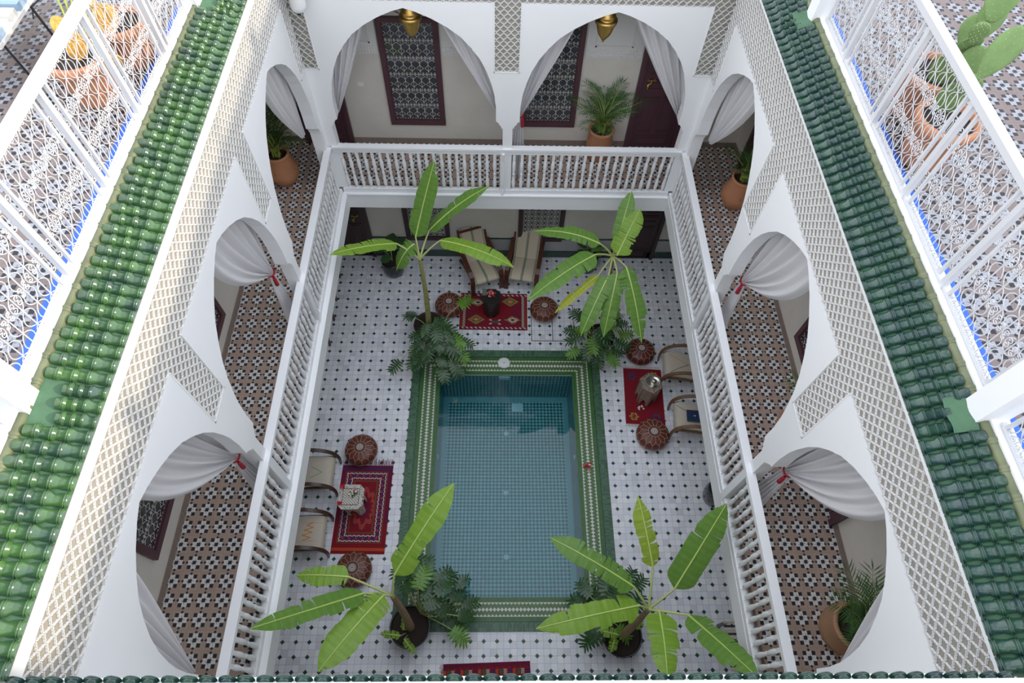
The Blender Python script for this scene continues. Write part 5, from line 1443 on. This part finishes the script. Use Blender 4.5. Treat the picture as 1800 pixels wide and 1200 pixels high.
# ------------------------------------------------------------------ on the terraces
def cactus_pot(loc, label, r=.2, h=.4):
    t = empty('terracotta_pot', loc, 0, label, 'pot', 'terracotta pots behind the railings')
    MB().lathe([(r*.66, 0), (r*.70, .02), (r*.92, h*.8), (r, h*.82), (r*1.02, h*.98), (r*.96, h), (r*.86, h), (r*.84, h*.86)], n=30).build('body', M['terra'], t)
    MB().lathe([(r*.86, h*.88), (0, h*.9)], n=20, cap=False).build('soil', M['soil'], t); return t
def pad(t, c, up, L, W, T, mat, face):
    up = Vector(up).normalized(); f = Vector(face); f = (f-up*f.dot(up)).normalized(); s = up.cross(f); mb = MB(); n = 14; c = Vector(c)
    vs = []; m = 18
    for j in range(n+1):
        a = PI*j/n; zz = (1-math.cos(a))/2; w = math.sin(a)**.8*(.75+.25*math.sin(PI*zz*.9))*(0.8+.35*zz) if 0 < j < n else .02
        for k in range(m):
            b = 2*PI*k/m; vs.append(c+up*L*zz+s*W*w*math.cos(b)+f*T*w**.5*math.sin(b))
    mb.add(vs, [(j*m+k, j*m+(k+1) % m, (j+1)*m+(k+1) % m, (j+1)*m+k) for j in range(n) for k in range(m)], 0, True)
    for j in range(2, n-1):
        for k in range(1, 6):
            if (j+k) % 2: 
                p = vs[j*m+k+2]; mb.lathe([(.0025, 0), (0, .008)], p, 4, 1, cap=False, ax=f.to_track_quat('Z', 'Y').to_matrix())
    return mb.build('pad', [M[mat], M['stitchw']], t)
cactus_pot((3.62, 4.55, TF), 'large terracotta pot behind the right railing, farther one', .26, .42)
cactus_pot((3.50, 3.98, TF), 'large terracotta pot behind the right railing, nearer one', .24, .42)
t = empty('prickly_pear', (3.62, 4.30, TF), 0, 'prickly pear cactus with tall green pads rising above the right railing', 'cactus')
L = lambda p: Vector(p)-Vector(t.location)
base = [((3.58, 4.48, 7.15), (.1, -.1, 1), .34, .12), ((3.52, 4.12, 7.15), (-.05, -.1, 1), .34, .12)]
for c, u, a, b in base+[((3.60, 4.42, 7.45), (-.25, -.35, .9), .28, .10), ((3.55, 4.25, 7.40), (.3, .1, .8), .26, .10), ((3.46, 4.05, 7.42), (.0, -.4, .8), .24, .09), ((3.68, 4.55, 7.44), (.3, .5, .8), .26, .10),
        ((3.50, 4.28, 7.68), (.0, .0, 1), .16, .065), ((3.55, 4.30, 7.82), (.05, .30, .95), .42, .13), ((3.46, 3.95, 7.62), (.35, .2, 1), .38, .10), ((3.66, 4.42, 7.62), (.2, .5, .9), .28, .10)]:
    pad(t, L(c), u, a, b, .018, 'cactus', (-.2, -.6, .7))
cactus_pot((-3.40, 4.60, TF), 'terracotta pot behind the left railing', .25, .40)
cactus_pot((-3.22, 5.08, TF), 'terracotta pot behind the left railing, farther one', .22, .38)
t = empty('ochre_cactus', (-3.28, 4.80, TF), 0, 'sunlit ochre and yellow cactus behind the left railing', 'cactus'); L = lambda p: Vector(p)-Vector(t.location)
for c, u, a, b in (((-3.36, 4.62, 7.15), (.2, -.2, 1), .26, .10), ((-3.25, 4.95, 7.15), (.1, .2, 1), .26, .10), ((-3.33, 4.62, 7.35), (-.3, -.2, .9), .20, .07), ((-3.24, 4.78, 7.30), (.3, -.3, .7), .22, .08), ((-3.30, 5.00, 7.35), (-.4, .3, .8), .22, .08), ((-3.15, 4.55, 7.12), (.4, -.2, .6), .22, .09)):
    pad(t, L(c), u, a, b, .018, 'cactusy', (.6, -.4, .7))
st = MB()
for k in range(5): st.tube([L((-3.42+.03*k, 4.72, 7.2)), L((-3.50+.04*k, 4.95+.03*k, 7.55)), L((-3.55+.05*k, 5.15+.04*k, 7.72))], .008, 5)
st.build('thin_stem', M['palmstem'], t)
# striped sun bed at the top left
t = empty('sun_lounger', (-4.30, 5.25, TF), .0, 'grey blue and white striped lounger with thin black legs, top left corner', 'sun lounger')
s_ = MB()
for k in range(9): s_.box(-.45, .33, -.62+k*.15, -.62+k*.15+(.10 if k % 3 else .15), .44, .50, 0 if k % 3 == 0 else 1)
s_.v = s_.v
s_.build('cushion', [M['stripe_blue'], M['stripe_white']], t)
MB().box(-.46, .34, -.64, .72, .41, .44).build('frame', M['stripe_white'], t)
for x, y in ((.30, -.55), (.30, .0), (.30, .60), (-.4, -.5), (-.4, .6)):
    MB().tube([(x, y, .42), (x+.03, y+.02, 0)], .011, 6).build('leg', M['blackm'], t)
MB().tube([(.30, -.05, .30), (.2, .15, .28), (.30, .3, .33)], .007, 5).build('brace', M['blackm'], t)
